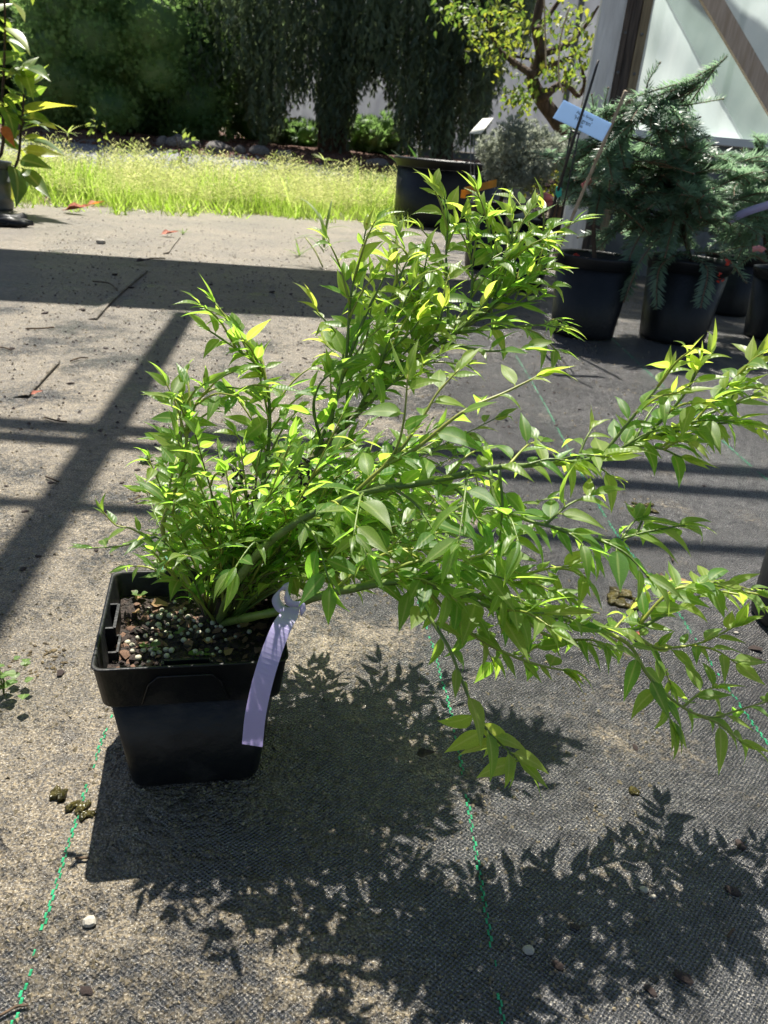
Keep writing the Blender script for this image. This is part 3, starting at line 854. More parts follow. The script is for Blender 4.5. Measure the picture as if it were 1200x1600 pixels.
chips_d = [rock_mesh('bark_chip', M['chip_dark'], 30 + k, (1.2, 0.8, 0.45), 1, 0.3) for k in range(4)]
def put(name, me, parent, P, s, rz=None, tilt=0.4):
    o = link(name, me, parent)
    o.location = P; o.scale = (s, s, s)
    o.rotation_euler = (random.uniform(-tilt, tilt), random.uniform(-tilt, tilt), random.uniform(0, 6.28) if rz is None else rz)
    return o
used = []
k = 0
centers = [(225, 985), (250, 965), (262, 995), (250, 1010), (235, 1025), (280, 960), (290, 985), (305, 985), (300, 1015), (320, 1000), (225, 1010), (265, 1025), (210, 1000), (340, 1020), (365, 1000), (240, 950)]
while k < 74:
    c = random.choice(centers)
    P = G(c[0] + random.gauss(0, 17), c[1] + random.gauss(0, 13), SZ)
    dl = P[:2] - PC
    u_, v_ = dl @ pux[:2], dl @ puy[:2]
    if abs(u_) > 0.058 or abs(v_) > 0.058: continue
    s = random.uniform(0.0014, 0.0029)
    if any((u_ - a) ** 2 + (v_ - b) ** 2 < (s + c2) ** 2 for a, b, c2 in used): continue
    used.append((u_, v_, s)); k += 1
    put('perlite', random.choice(per), soil, pw(u_, v_, soil_h(u_, v_) + s * 0.55), s)
for k in range(330):
    u_, v_ = random.uniform(-0.058, 0.058), random.uniform(-0.058, 0.05)
    red = random.random() < 0.5
    s = random.choice((random.uniform(0.0012, 0.0025), random.uniform(0.002, 0.005)))
    put('bark_chip', random.choice(chips_r if red else chips_d), soil, pw(u_, v_, soil_h(u_, v_) + s * 0.3), s)
def dry_leaf_mesh(name, mat, curl, width, seed):
    v, f, rib = leaf_template(curl=curl, fold=0.5, width=width, wave=0.35, twist=0.5, pet=0.05)
    return raw_mesh(name, v, f, mat, None, rib)
dls = [dry_leaf_mesh('dry_leaf', M['dryleaf'], c, w, 1) for c, w in ((-0.2, 0.6), (0.15, 0.5), (-0.1, 0.75))]
for (px, py, s, rz) in ((208, 955, 0.018, -0.6), (247, 991, 0.012, 0.3), (325, 1008, 0.016, 2.0), (352, 1025, 0.018, 1.2), (378, 985, 0.020, 1.5), (235, 940, 0.028, 0.2), (345, 935, 0.024, -0.4), (400, 990, 0.016, 0.4), (187, 935, 0.016, 0.9)):
    P = G(px, py, SZ + 0.005); dl = P[:2] - PC
    u_, v_ = np.clip(dl @ pux[:2], -0.05, 0.05), np.clip(dl @ puy[:2], -0.05, 0.05)
    put('dry_leaf', random.choice(dls), soil, pw(u_, v_, soil_h(u_, v_) + 0.003), s * .66, rz, 0.25)
lt = leaf_template(0.05, 0.1, 0.85, pet=0.25)
for (px, py) in ((275, 998), (230, 1012), (305, 1030), (327, 1026), (218, 938), (243, 1018)):
    P = G(px, py, SZ); dl = P[:2] - PC; u_, v_ = dl @ pux[:2], dl @ puy[:2]
    mb = MB()
    for q in range(random.choice((2, 3, 4))):
        a = random.uniform(0, 6.28)
        m = frames(np.array([[math.cos(a), math.sin(a), 0.35]]), np.array([[0, 0, 1.0]]), np.array([random.uniform(0.005, 0.009)]))[0]
        mb.add(lt[0] @ m[:3, :3].T + np.array([0, 0, 0.004]), lt[1], 0.3)
    mb.tube([(0, 0, -0.001), (0, 0, 0.004)], 0.0005, 4)
    o = link('seedling', mb.mesh('seedling', M['weed']), soil); o.location = pw(u_, v_, soil_h(u_, v_))

# ================================================================== THE SHRUB
S0 = G(338, 975, SZ)
shrub = root('leafy_shrub', tuple(S0), 'bright green arching shrub with pointed leaves growing from the square black pot', 'shrub')
# woody crown at the base
mb = MB()
for k in range(5):
    a = k * 1.3; c = S0 + np.array([0.006 * math.cos(a), 0.006 * math.sin(a), 0])
    mb.tube(smooth_path([c - [0, 0, 0.008], c + [0.002 * math.cos(a), 0.002 * math.sin(a), 0.010], c + [0.007 * math.cos(a), 0.007 * math.sin(a), 0.020 + 0.012 * random.random()]], 4), [0.0045 - 0.0002 * i for i in range(9)], 7)
mb.build('woody_base', M['bark'], shrub)

# leaf meshes shared by all the leaves
LV = []
for (c, fo, w, tw, sd_, wv) in ((0.16, 0.30, 0.323, 0.0, 0.05, 0), (0.30, 0.35, 0.302, 0.25, -0.06, 0.1), (0.08, 0.22, 0.354, -0.15, 0.02, 0), (0.42, 0.40, 0.292, 0.1, 0.1, 0.12), (0.22, 0.28, 0.271, -0.3, -0.08, 0.06), (0.02, 0.35, 0.333, 0.2, 0.0, 0.1), (0.34, 0.30, 0.385, -0.1, 0.0, 0), (0.55, 0.38, 0.292, 0.35, 0.12, 0.1)):
    LV.append(leaf_template(c, fo, w, tw, wv, 0.09, None, sd_))
LM = [raw_mesh('leaf', v, f, M['leaf'], None, rib) for v, f, rib in LV]

STEMS = []   # (object, points, tint range)
LEAVES = []  # variant, matrix, tint, stem index
def base_pt(dx=0.0, dy=0.0):
    return S0 + np.array([dx, dy, 0.004])
def add_stem(P3, r0, r1, mat, name='stem', per=5):
    P = smooth_path(P3, per)
    mb = MB()
    n = len(P)
    rad = np.linspace(r0, r1, n) * (1 + 0.08 * np.sin(np.arange(n) * 1.7))
    mb.tube(P, rad, 7 if r0 > 0.0018 else 5)
    o = mb.build(name, M[mat], shrub)
    STEMS.append((o, P))
    return len(STEMS) - 1
def stem_leaves(si, t0, t1, spacing, size, young=0.0, tipcluster=True, droop=0.17, spread=55, lat=None):
    """alternate leaves along part of a stem"""
    P = STEMS[si][1]
    seg = np.linalg.norm(np.diff(P, axis=0), axis=1); cum = np.concatenate([[0], np.cumsum(seg)]); L = cum[-1]
    s = t0 * L; side = random.choice((-1, 1)); k = 0
    while s < t1 * L:
        t = s / L
        p = np.array([np.interp(s, cum, P[:, i]) for i in range(3)])
        q = np.array([np.interp(min(L, s + 0.004), cum, P[:, i]) for i in range(3)]); q0 = np.array([np.interp(max(0, s - 0.004), cum, P[:, i]) for i in range(3)])
        T = nrm(q - q0)
        hor = nrm(np.cross(T, [0, 0, 1.0]) + rng.normal(0, 0.05, 3))
        upv = nrm(np.cross(hor, T))
        if upv[2] < 0: upv = -upv
        a = R(random.gauss(spread, 13)); roll = random.gauss(0, 0.42)
        sd = hor * math.cos(roll) * side + upv * math.sin(roll)
        d = T * math.cos(a) + sd * math.sin(a) + np.array([0, 0, -droop * random.uniform(0.2, 1.2) + 0.15])
        up = nrm(upv * 0.8 + np.array([0, 0, 0.7]) + rng.normal(0, 0.24, 3))
        sc = size * random.uniform(0.62, 1.28) * (0.75 + 0.25 * math.sin(math.pi * min(1, t * 1.05)))
        tint = np.clip(young * max(0, (t - 0.2) / 0.8) + random.gauss(0.10, 0.17), 0, 1)
        m = frames(d[None], up[None], np.array([[sc, sc * random.uniform(0.8, 1.2), sc]]))[0]
        m[:3, 3] = p
        LEAVES.append((random.randrange(len(LV)), m, tint, si))
        side = -side; s += spacing * random.uniform(0.7, 1.3); k += 1
    if tipcluster:
        p = P[-1]; T = nrm(P[-1] - P[-3])
        for q in range(3):
            d = nrm(T + rng.normal(0, 0.30, 3) + np.array([0, 0, 0.1]))
            sc = size * random.uniform(0.5, 1.0)
            m = frames(d[None], nrm(np.array([0, -0.2, 1.0]) + rng.normal(0, 0.4, 3))[None], np.array([[sc, sc * random.uniform(0.6, 1.0), sc]]))[0]
            m[:3, 3] = p - T * 0.003 * q
            LEAVES.append((random.randrange(len(LV)), m, np.clip(young + random.gauss(0.1, 0.12), 0, 1), si))
def twigs_from(si, t0, t1, n, length, size, young, mat='stem_yellow', upb=0.25, spacing=0.0095):
    P = STEMS[si][1]
    n = int(n * 1.15 + .5)
    for k in range(n):
        t = t0 + (t1 - t0) * (k + random.random()) / n
        i = min(len(P) - 2, int(t * (len(P) - 1)))
        p = P[i]; T = nrm(P[i + 1] - P[i])
        hor = nrm(np.cross(T, [0, 0, 1.0])) * random.choice((-1, 1))
        d = nrm(T * random.uniform(0.5, 1.0) + hor * random.uniform(0.3, 0.9) + np.array([0, 0, random.gauss(upb, 0.3)]))
        l = length * random.uniform(0.6, 1.3)
        e = p + d * l
        mid = p + d * l * 0.5 + np.array([0, 0, 0.08 * l])
        j = add_stem([p, mid, e + np.array([0, 0, -0.05 * l])], 0.0011, 0.0005, mat, 'twig', 4)
        stem_leaves(j, 0.12, 0.97, spacing, size, young, True)
def pxs(pts):
    return [D(a, b, y) for a, b, y in pts]
LS = 0.0320
# A: the strong low arching stem to the upper right
A = add_stem([base_pt(0.003, -0.002)] + pxs([(352, 945, .500), (368, 912, .492), (402, 866, .486), (442, 831, .480), (492, 801, .476), (546, 778, .472), (600, 762, .472), (660, 755, .476), (720, 742, .482), (770, 731, .490), (830, 727, .500), (890, 723, .514), (942, 712, .526), (1000, 690, .540), (1060, 668, .552), (1120, 641, .560), (1205, 612, .570)]), 0.0036, 0.0010, 'stem_green')
stem_leaves(A, 0.30, 0.98, 0.0115, LS * 1.05, 0.75)
twigs_from(A, 0.62, 0.97, 9, 0.045, LS * .95, 0.65, 'stem_green', 0.3)
for pts, yg in (([(940, 714, .526), (985, 656, .530), (1022, 612, .532), (1046, 575, .533)], 0.6),
            ([(1000, 690, .540), (1040, 650, .535), (1072, 612, .533), (1090, 572, .530)], 0.6),
            ([(1062, 668, .552), (1110, 625, .556), (1150, 590, .556), (1180, 560, .556)], 0.9),
            ([(1030, 682, .545), (1090, 665, .535), (1150, 660, .530)], 0.5),
            ([(985, 696, .536), (1030, 700, .525), (1065, 715, .52)], 0.5)):
    j = add_stem(pxs(pts), 0.0014, 0.0006, 'stem_green', 'twig'); stem_leaves(j, 0.08, 0.98, 0.0085, LS * 1.0, yg); twigs_from(j, .3, .8, 2, .035, LS * .9, yg)
A2 = add_stem(pxs([(765, 732, .489), (778, 790, .470), (830, 815, .462), (885, 828, .462), (950, 845, .468), (1005, 832, .478), (1070, 820, .485)]), 0.0015, 0.0006, 'stem_green', 'twig')
twigs_from(A2, .2, .9, 5, .04, LS, .2, 'stem_green', -.1)
stem_leaves(A2, 0.08, 0.98, 0.0090, LS * 1.15, 0.25, droop=0.6)
j = add_stem(pxs([(780, 735, .485), (785, 790, .468), (780, 850, .46)]), 0.0012, 0.0006, 'stem_green', 'twig'); stem_leaves(j, 0.1, 0.98, 0.011, LS * 1.1, 0.0, droop=0.9)
for t_ in (0.22, 0.28, 0.33, 0.38, 0.43, 0.49, 0.55):
    P = STEMS[A][1]; p = P[int(t_ * (len(P) - 1))]
    d = nrm(np.array([random.uniform(-.5, .9), -1.0, random.uniform(-.5, .35)])); l = random.uniform(.045, .075)
    j = add_stem([p, p + d * l * .5 + [0, 0, .006], p + d * l + [0, 0, -.006]], 0.0011, 0.0005, 'stem_green', 'twig')
    stem_leaves(j, 0.15, 0.97, 0.0125, LS * 1.05, 0.1, droop=0.5)
# B: light twigs rising from A in the middle
B0 = add_stem(pxs([(545, 779, .472), (582, 744, .475), (603, 725, .478), (622, 694, .480), (632, 648, .485), (637, 585, .492)]), 0.0016, 0.0006, 'stem_yellow', 'twig')
stem_leaves(B0, 0.2, 0.98, 0.0125, LS, 0.4)
B1 = add_stem(pxs([(596, 731, .478), (630, 697, .48), (663, 648, .487), (684, 613, .495), (718, 576, .505)]), 0.0014, 0.0006, 'stem_yellow', 'twig')
stem_leaves(B1, 0.15, 0.98, 0.0115, LS, 0.5)
B2 = add_stem(pxs([(600, 728, .478), (648, 702, .478), (704, 657, .482), (740, 634, .488), (783, 616, .494), (822, 597, .50), (845, 585, .503)]), 0.0016, 0.0006, 'stem_yellow', 'twig')
stem_leaves(B2, 0.12, 0.98, 0.0125, LS * 1.05, 0.7)
# C: the thick brown-green stem leaning away to the back right
C_ = add_stem([base_pt(-0.004, 0.004)] + pxs([(344, 897, .530), (388, 837, .545), (432, 785, .560), (478, 728, .580), (513, 691, .595), (566, 638, .62), (607, 600, .64), (655, 558, .66), (705, 525, .69), (760, 488, .72), (802, 440, .745), (838, 395, .77), (850, 350, .78), (846, 322, .785)]), 0.0041, 0.0010, 'stem_brown')
stem_leaves(C_, 0.62, 0.98, 0.011, LS, 0.4)
CT = {}
for key, pts, yg in (('c1', [(700, 528, .685), (700, 460, .70), (697, 400, .715), (700, 350, .725), (694, 306, .73)], 0.5),
            ('c2', [(730, 508, .70), (738, 440, .72), (733, 385, .73), (730, 340, .735)], 0.6),
            ('c3', [(765, 485, .72), (790, 420, .74), (800, 370, .75), (800, 330, .755)], 0.45),
            ('c4', [(770, 480, .725), (812, 450, .74), (845, 425, .75), (862, 385, .755)], 0.35),
            ('c5', [(715, 520, .69), (785, 512, .70), (840, 508, .71), (876, 512, .715)], 0.2),
            ('c6', [(690, 535, .68), (760, 548, .67), (820, 545, .675)], 0.1),
            ('c7', [(750, 495, .71), (770, 440, .73), (768, 390, .74), (765, 350, .745)], 0.4),
            ('c8', [(745, 500, .71), (800, 480, .73), (842, 466, .74)], 0.15),
            ('e1', [(610, 598, .64), (645, 556, .645), (680, 518, .65), (694, 478, .65)], 0.9),
            ('e2', [(680, 540, .67), (715, 516, .67), (742, 492, .67), (758, 472, .67)], 0.95),
            ('e3', [(590, 612, .63), (598, 545, .645), (608, 478, .66), (628, 425, .67), (640, 400, .675)], 0.55),
            ('e4', [(640, 570, .655), (648, 500, .665), (660, 440, .675), (668, 395, .68)], 0.4),
            ('e5', [(560, 642, .618), (600, 560, .63), (640, 520, .635), (655, 500, .636)], 0.8),
            ('d1', [(490, 715, .585), (523, 634, .59), (541, 557, .60), (545, 497, .605), (551, 447, .61), (563, 400, .615), (572, 358, .62)], 0.85),
            ('d2', [(535, 590, .596), (557, 527, .60), (577, 480, .605), (590, 455, .607), (606, 420, .61)], 0.95),
            ('d3', [(542, 660, .61), (545, 600, .61), (570, 540, .615), (580, 480, .62)], 0.5),
            ('d4', [(505, 700, .59), (490, 640, .585), (500, 600, .58), (530, 575, .58)], 0.25)):
    j = add_stem(pxs(pts), 0.0017, 0.0006, 'stem_green', 'twig'); CT[key] = j
    stem_leaves(j, 0.1, 0.98, 0.0100, LS * 0.98, yg)
for key, n, yg in (('c1', 4, .45), ('c2', 4, .4), ('c3', 4, .4), ('c4', 4, .3), ('c5', 3, .15), ('c7', 3, .3), ('c8', 3, .1), ('e3', 4, .4), ('e4', 4, .4), ('d1', 4, .35), ('e1', 2, .8), ('e5', 3, .5)):
    twigs_from(CT[key], 0.15, 0.75, n, 0.045, LS * 0.9, yg)
twigs_from(C_, 0.45, 0.9, 8, 0.06, LS * 0.95, 0.3)
for k in range(12):
    i = random.randint(int(len(STEMS[C_][1]) * .35), int(len(STEMS[C_][1]) * .62)); p = STEMS[C_][1][i]
    e = D(random.uniform(470, 700), random.uniform(430, 690), random.uniform(.56, .66)); mid = (p + e) / 2 + np.array([0, 0, .008])
    j = add_stem([p, mid, e], 0.0013, 0.0005, 'stem_green', 'twig')
    stem_leaves(j, 0.15, 0.98, 0.0105, LS * random.uniform(.8, 1.0), random.uniform(.3, .9))
# F: stems on the left
F_ = add_stem([base_pt(-0.006, 0.002)] + pxs([(306, 930, .525), (274, 875, .535), (254, 826, .54), (272, 770, .545), (287, 728, .55), (292, 678, .555), (290, 640, .555), (284, 618, .55)]), 0.0026, 0.0008, 'stem_yellow')
stem_leaves(F_, 0.5, 0.98, 0.0085, LS * 0.9, 0.3)
F2 = add_stem([base_pt(-0.002, 0.006)] + pxs([(365, 900, .555), (395, 825, .575), (412, 745, .59), (420, 690, .60), (420, 620, .605), (406, 576, .605), (370, 546, .60), (326, 516, .595)]), 0.0026, 0.0007, 'stem_green')
stem_leaves(F2, 0.45, 0.98, 0.0082, LS * 0.9, 0.35, droop=0.6)
F3 = add_stem(pxs([(292, 672, .555), (310, 625, .56), (345, 605, .57), (400, 612, .575)]), 0.0012, 0.0006, 'stem_yellow', 'twig'); stem_leaves(F3, 0.1, 0.98, 0.0085, LS * 0.85, 0.3, droop=0.7)
twigs_from(F2, 0.42, 0.9, 10, 0.05, LS * 0.85, 0.25)
twigs_from(F_, 0.4, 0.92, 8, 0.05, LS * 0.8, 0.2)
twigs_from(F3, 0.1, 0.9, 4, 0.04, LS * 0.8, 0.2)
G_ = add_stem([base_pt(-0.006, -0.003)] + pxs([(300, 900, .500), (255, 845, .500), (232, 842, .497), (190, 853, .492), (135, 857, .488)]), 0.0013, 0.0005, 'stem_green', 'twig'); stem_leaves(G_, 0.25, 0.98, 0.011, LS * 0.72, 0.1)
j = add_stem(pxs([(232, 842, .497), (205, 826, .497), (180, 820, .497), (158, 796, .497)]), 0.0008, 0.0004, 'stem_yellow', 'twig'); stem_leaves(j, 0.2, 0.98, 0.012, LS * 0.55, 0.3)
# H: low stems to the right
H_ = add_stem([base_pt(0.004, -0.004)] + pxs([(392, 964, .492), (440, 953, .482), (498, 932, .470), (556, 919, .462), (620, 909, .458), (680, 916, .456), (745, 932, .462), (800, 948, .472), (860, 962, .486), (920, 977, .500), (985, 984, .512), (1040, 960, .522), (1090, 933, .530), (1140, 924, .540), (1205, 930, .552)]), 0.0036, 0.0008, 'stem_green')
twigs_from(H_, .7, .98, 5, .045, LS * .95, .5, 'stem_yellow', .15)
stem_leaves(H_, 0.42, 0.98, 0.0090, LS * 1.0, 0.45)
HT = {}
for key, pts, yg, sz, dp in (('hang', [(622, 910, .458), (648, 925, .440), (666, 957, .425), (700, 1010, .410), (720, 1060, .402), (735, 1096, .396), (750, 1126, .392), (775, 1156, .387), (812, 1188, .384)], 0.45, 1.08, 0.75),
            ('h2', [(920, 977, .500), (980, 1005, .482), (1010, 1052, .464), (1036, 1081, .458), (1075, 1110, .455), (1112, 1121, .457), (1152, 1110, .464), (1205, 1094, .470)], 0.3, 0.95, 0.6),
            ('h3', [(985, 984, .512), (1020, 1010, .508), (1052, 1012, .508), (1100, 1003, .510), (1150, 978, .513)], 0.4, 0.95, 0.35),
            ('h4', [(1000, 975, .515), (1035, 935, .520), (1070, 915, .525), (1105, 915, .53)], 0.7, 0.95, 0.2),
            ('h5', [(560, 918, .462), (640, 880, .466), (710, 872, .47), (770, 880, .47), (820, 900, .47)], 0.6, 1.0, 0.4),
            ('h6', [(700, 920, .456), (755, 945, .445), (800, 955, .437), (850, 958, .435)], 0.6, 1.2, 0.5),
            ('h7', [(660, 915, .456), (730, 985, .455), (790, 1020, .455), (845, 1040, .458), (885, 1048, .462)], 0.4, 0.95, 0.6),
            ('h8', [(745, 932, .462), (800, 905, .475), (850, 890, .485), (890, 885, .49)], 0.7, 0.95, 0.4),
            ('h9', [(640, 910, .458), (690, 900, .445), (735, 890, .437), (790, 905, .43)], 0.3, 1.15, 0.6),
            ('h10', [(520, 926, .467), (560, 890, .475), (610, 862, .48), (655, 858, .485), (700, 862, .49)], 0.25, 0.9, 0.4),
            ('h11', [(800, 948, .472), (850, 990, .47), (900, 1000, .472), (950, 1015, .475)], 0.4, 0.9, 0.6)):
    j = add_stem(pxs(pts), 0.0016, 0.0006, 'stem_green' if key in ('hang', 'h6', 'h9') else 'stem_yellow', 'twig'); HT[key] = j
    if key == 'hang':
        for q in range(7):
            d = nrm(np.array([(1 if q % 2 else -.55) * random.uniform(.5, 1.0), random.uniform(-.5, .3), random.uniform(-.75, .1)])); sc = LS * random.uniform(0.9, 1.2); m = frames(d[None], nrm(np.array([.1, -.5, .9]) + rng.normal(0, .3, 3))[None], np.array([[sc, sc, sc]]))[0]; m[:3, 3] = STEMS[j][1][-1 - 2 * q]; LEAVES.append((random.randrange(len(LV)), m, random.uniform(.55, .9), j))
    stem_leaves(j, 0.10, 0.98, 0.0105 if key == 'hang' else 0.0085, LS * sz, yg, droop=dp)
twigs_from(H_, 0.32, 0.62, 7, 0.045, LS * 0.95, 0.3, upb=0.1)
for key, n in (('h5', 3), ('h6', 2), ('h7', 2), ('h9', 1), ('h10', 3), ('h8', 2), ('h2', 3), ('h3', 2), ('h4', 3), ('h11', 2)):
    twigs_from(HT[key], 0.2, 0.8, n, 0.04, LS * 0.95, 0.35, upb=0.0)
twigs_from(A, 0.22, 0.62, 7, 0.05, LS * 0.95, 0.2, upb=-0.1)
# I: many thin shoots from the base filling the middle
for k in range(58):
    tx, ty = random.uniform(215, 520), random.uniform(640, 900)
    if k >= 26:
        tx, ty = random.uniform(430, 720), random.uniform(640, 900)
    yy = random.uniform(.50, .68) if k % 3 else random.uniform(.47, .55)
    e = D(tx, ty, yy); b = base_pt(random.uniform(-.01, .012), random.uniform(-.01, .012))
    mid = (e + b) / 2 + np.array([random.gauss(0, .008), random.gauss(0, .008), 0.018])
    j = add_stem([b, (b + mid) / 2 + [0, 0, .004], mid, e], 0.0013, 0.0005, random.choice(('stem_green', 'stem_yellow', 'stem_brown')), 'twig')
    stem_leaves(j, 0.28, 0.98, 0.0078, LS * random.uniform(0.62, 0.85), 0.12)
    twigs_from(j, 0.4, 0.9, 2, 0.035, LS * 0.68, 0.15)

for k in range(16):
    tx, ty = random.uniform(470, 790), random.uniform(640, 850)
    yy = random.uniform(.60, .74); e = D(tx, ty, yy); b = base_pt(random.uniform(0, .012), random.uniform(0, .012)); mid = (e + b) / 2 + np.array([0, 0, .03])
    j = add_stem([b, (b + mid) / 2 + [0, 0, .01], mid, e], 0.0014, 0.0005, 'stem_green', 'twig')
    stem_leaves(j, 0.45, 0.98, 0.0095, LS * random.uniform(0.85, 1.05), 0.25)
    twigs_from(j, 0.5, 0.95, 2, 0.05, LS * 0.9, 0.25)
for k in range(10):
    tx, ty = random.uniform(540, 860), random.uniform(770, 930)
    yy = random.uniform(.54, .66); e = D(tx, ty, yy); b = base_pt(random.uniform(0, .012), random.uniform(-.01, .012)); mid = (e + b) / 2 + np.array([0, random.gauss(0, .01), .03])
    j = add_stem([b, (b + mid) / 2 + [0, 0, .008], mid, e], 0.0014, 0.0005, random.choice(('stem_green', 'stem_yellow')), 'twig')
    stem_leaves(j, 0.4, 0.98, 0.0095, LS * random.uniform(0.75, 0.95), 0.2)
    twigs_from(j, 0.5, 0.95, 2, 0.045, LS * 0.8, 0.25)

# the 300 leaves that show largest are parts of their stems, the rest one mass
def shown(m, v):
    x, y, z = proj(m[:3, 3] + m[:3, 0] * 0.6)
    L = np.linalg.norm(m[:3, 0])
    fac = 0.45 + 0.55 * abs(nrm(m[:3, 2]) @ nrm(CAMP - m[:3, 3]))
    inside = -40 < x < 1240 and -40 < y < 1640
    return (L / z) * fac if inside and z > 0 else 0
order = sorted(range(len(LEAVES)), key=lambda i: -shown(LEAVES[i][1], LEAVES[i][0]))
big = set(order[:300])
for i in order[:300]:
    v_, m, ti, si = LEAVES[i]
    o = link('leaf', LM[v_], STEMS[si][0])
    o.matrix_basis = Matrix([list(r) for r in m])
    o['tint'] = float(ti)
vs_, fs_, ts_, rs_ = [], [], [], []; off = 0
for k, (tv_, tf_, tr_) in enumerate(LV):
    idx = [i for i in range(len(LEAVES)) if i not in big and LEAVES[i][0] == k]
    if not idx: continue
    v, f, ti, rb = scatter(tv_, tf_, np.array([LEAVES[i][1] for i in idx]), np.array([LEAVES[i][2] for i in idx]), tr_)
    vs_.append(v); fs_.extend([[a + off for a in q] for q in f]); ts_.append(ti); rs_.append(rb); off += len(v)
rest = link('leaves', raw_mesh('leaves', np.concatenate(vs_), fs_, M['leaf'], np.concatenate(ts_), np.concatenate(rs_)), shrub)
rest['kind'] = 'stuff'
print('LEAVES', len(LEAVES), 'STEMS', len(STEMS))
# dried black flower clusters hanging in the shrub
for (px, py, Y) in ((362, 748, .50), (375, 757, .50), (390, 762, .50), (467, 738, .49), (478, 732, .49), (474, 752, .49)):
    mb = MB(); c = D(px, py, Y)
    for q in range(8):
        p = c + rng.normal(0, 1, 3) * np.array([0.0028, 0.0028, 0.0055])
        me = rng.normal(0, 1, 3); d = nrm(me) * 0.0022
        mb.tube([p - d, p, p + d], [0.0005, 0.0011, 0.0003], 5)
    mb.build('dried_flowers', M['blackfruit'], shrub)

# ================================================================== LILAC TAG
tg = root('plant_tag', tuple(D(458, 955, .468)), 'lilac plastic strip tag looped round a stem and hanging down the front of the pot', 'tag')
cpts = [(462, 948, .462), (440, 980, .440), (416, 1045, .4225), (400, 1112, .4165), (394, 1166, .4165)]
P = smooth_path(pxs(cpts), 9)
sd0 = nrm(np.array([1.0, 0.08, 0.0]))
mb = MB(); v = []
n = len(P)
for i, p in enumerate(P):
    t = i / (n - 1)
    T = nrm(P[min(n - 1, i + 1)] - P[max(0, i - 1)])
    sdv = nrm(sd0 - T * (sd0 @ T)); nn = np.cross(sdv, T)
    w = 0.0065 + 0.0008 * t + (0.0 if t > 0.12 else -0.0035 * (1 - t / 0.12))
    nick = 0.0012 if (i == n - 1) else 0
    for a, b in ((-1, 0), (1, 0), (1, 1), (-1, 1)):
        v.append(p + sdv * w * a + nn * 0.0005 * b - T * (nick if a < 0 else 0))
f = []
for i in range(n - 1):
    for a in range(4):
        a2 = (a + 1) % 4
        f.append((i * 4 + a, i * 4 + a2, (i + 1) * 4 + a2, (i + 1) * 4 + a))
f += [(3, 2, 1, 0), tuple((n - 1) * 4 + a for a in range(4))]
mb.add(v, f)
mb.build('strip', M['purple'], tg, smooth=False)
lp = smooth_path(pxs([(458, 955, .466), (440, 952, .470), (431, 936, .476), (437, 921, .480), (449, 916, .476), (446, 926, .466), (452, 942, .460), (470, 946, .458), (474, 958, .455)]), 5)
mb = MB(); v = []
for i, p in enumerate(lp):
    T = nrm(lp[min(len(lp) - 1, i + 1)] - lp[max(0, i - 1)])
    sdv = nrm(np.cross(T, [0.2, 0.3, 1.0]) * 0.4 + np.array([0.5, 0.2, 0.6]))
    nn = nrm(np.cross(sdv, T))
    w = 0.0034
    v += [p - sdv * w, p + sdv * w, p + sdv * w + nn * 0.0005, p - sdv * w + nn * 0.0005]
f = []
for i in range(len(lp) - 1):
    for a in range(4):
        a2 = (a + 1) % 4
        f.append((i * 4 + a, i * 4 + a2, (i + 1) * 4 + a2, (i + 1) * 4 + a))
mb.add(v, f); mb.build('loop', M['purple'], tg)

# ================================================================== TREES AND SHRUBS BEHIND
def tuft_template(n=6, cone=0.75, w=0.11, seed=1):
    r = np.random.default_rng(seed); v = []; f = []
    for k in range(n):
        a = 2 * math.pi * k / n + r.uniform(-.3, .3); s = r.uniform(0.25, 1.0) * cone
        d = nrm([1.0, math.cos(a) * s, math.sin(a) * s]); y = nrm(np.cross(d, [0.3, 0.2, 1])); L = r.uniform(0.7, 1.0)
        b = len(v); v += [tuple(-y * w * .4), tuple(y * w * .4), tuple(d * L * .6 + y * w * .5), tuple(d * L), tuple(d * L * .6 - y * w * .5)]
        f += [(b, b + 1, b + 2, b + 4), (b + 4, b + 2, b + 3)]
    return np.array(v), f
TUFT = tuft_template(6, 0.8, 0.13)
SPRIG = tuft_template(5, 0.45, 0.10, 3)
def lobes_foliage(lobes, dens, scale, tmpl=TUFT, shell=0.25, bias_cam=True, up=0.25):
    """tufts pointing outwards on and a little inside the surface of several overlapping lobes"""
    Ps, Ds, Ss = [], [], []
    for c, rad in lobes:
        c = np.asarray(c); rad = np.asarray(rad)
        area = 4 * math.pi * np.mean(rad) ** 2
        n = int(dens * area)
        d = rng.normal(size=(n, 3)); d /= np.linalg.norm(d, axis=1, keepdims=True)
        rr = 1 - shell * rng.random(n) ** 1.3 + 0.10 * np.sin(d[:, 0] * 9 + c[0] * 5) * np.sin(d[:, 2] * 11 + c[2] * 7) + 0.06 * np.sin(d[:, 0] * 23 + d[:, 2] * 19)
        p = c + d * rad * rr[:, None]
        keep = np.ones(n, bool)
        for c2, r2 in lobes:
            if c2 is c: continue
            keep &= ~((((p - np.asarray(c2)) / (np.asarray(r2) * 0.72)) ** 2).sum(1) < 1)
        if bias_cam:
            keep &= (p[:, 1] < c[1] + 0.5 * rad[1]) | (rng.random(n) < 0.35)
        p, d = p[keep], d[keep]
        d = d + rng.normal(0, 0.5, d.shape) + np.array([0, 0, up])
        Ps.append(p); Ds.append(d); Ss.append(rng.uniform(0.7, 1.3, len(p)) * scale)
    P, Dd, S = np.concatenate(Ps), np.concatenate(Ds), np.concatenate(Ss)
    m = frames(Dd, rng.normal(size=Dd.shape), S); m[:, :3, 3] = P
    return scatter(tmpl[0], tmpl[1], m)
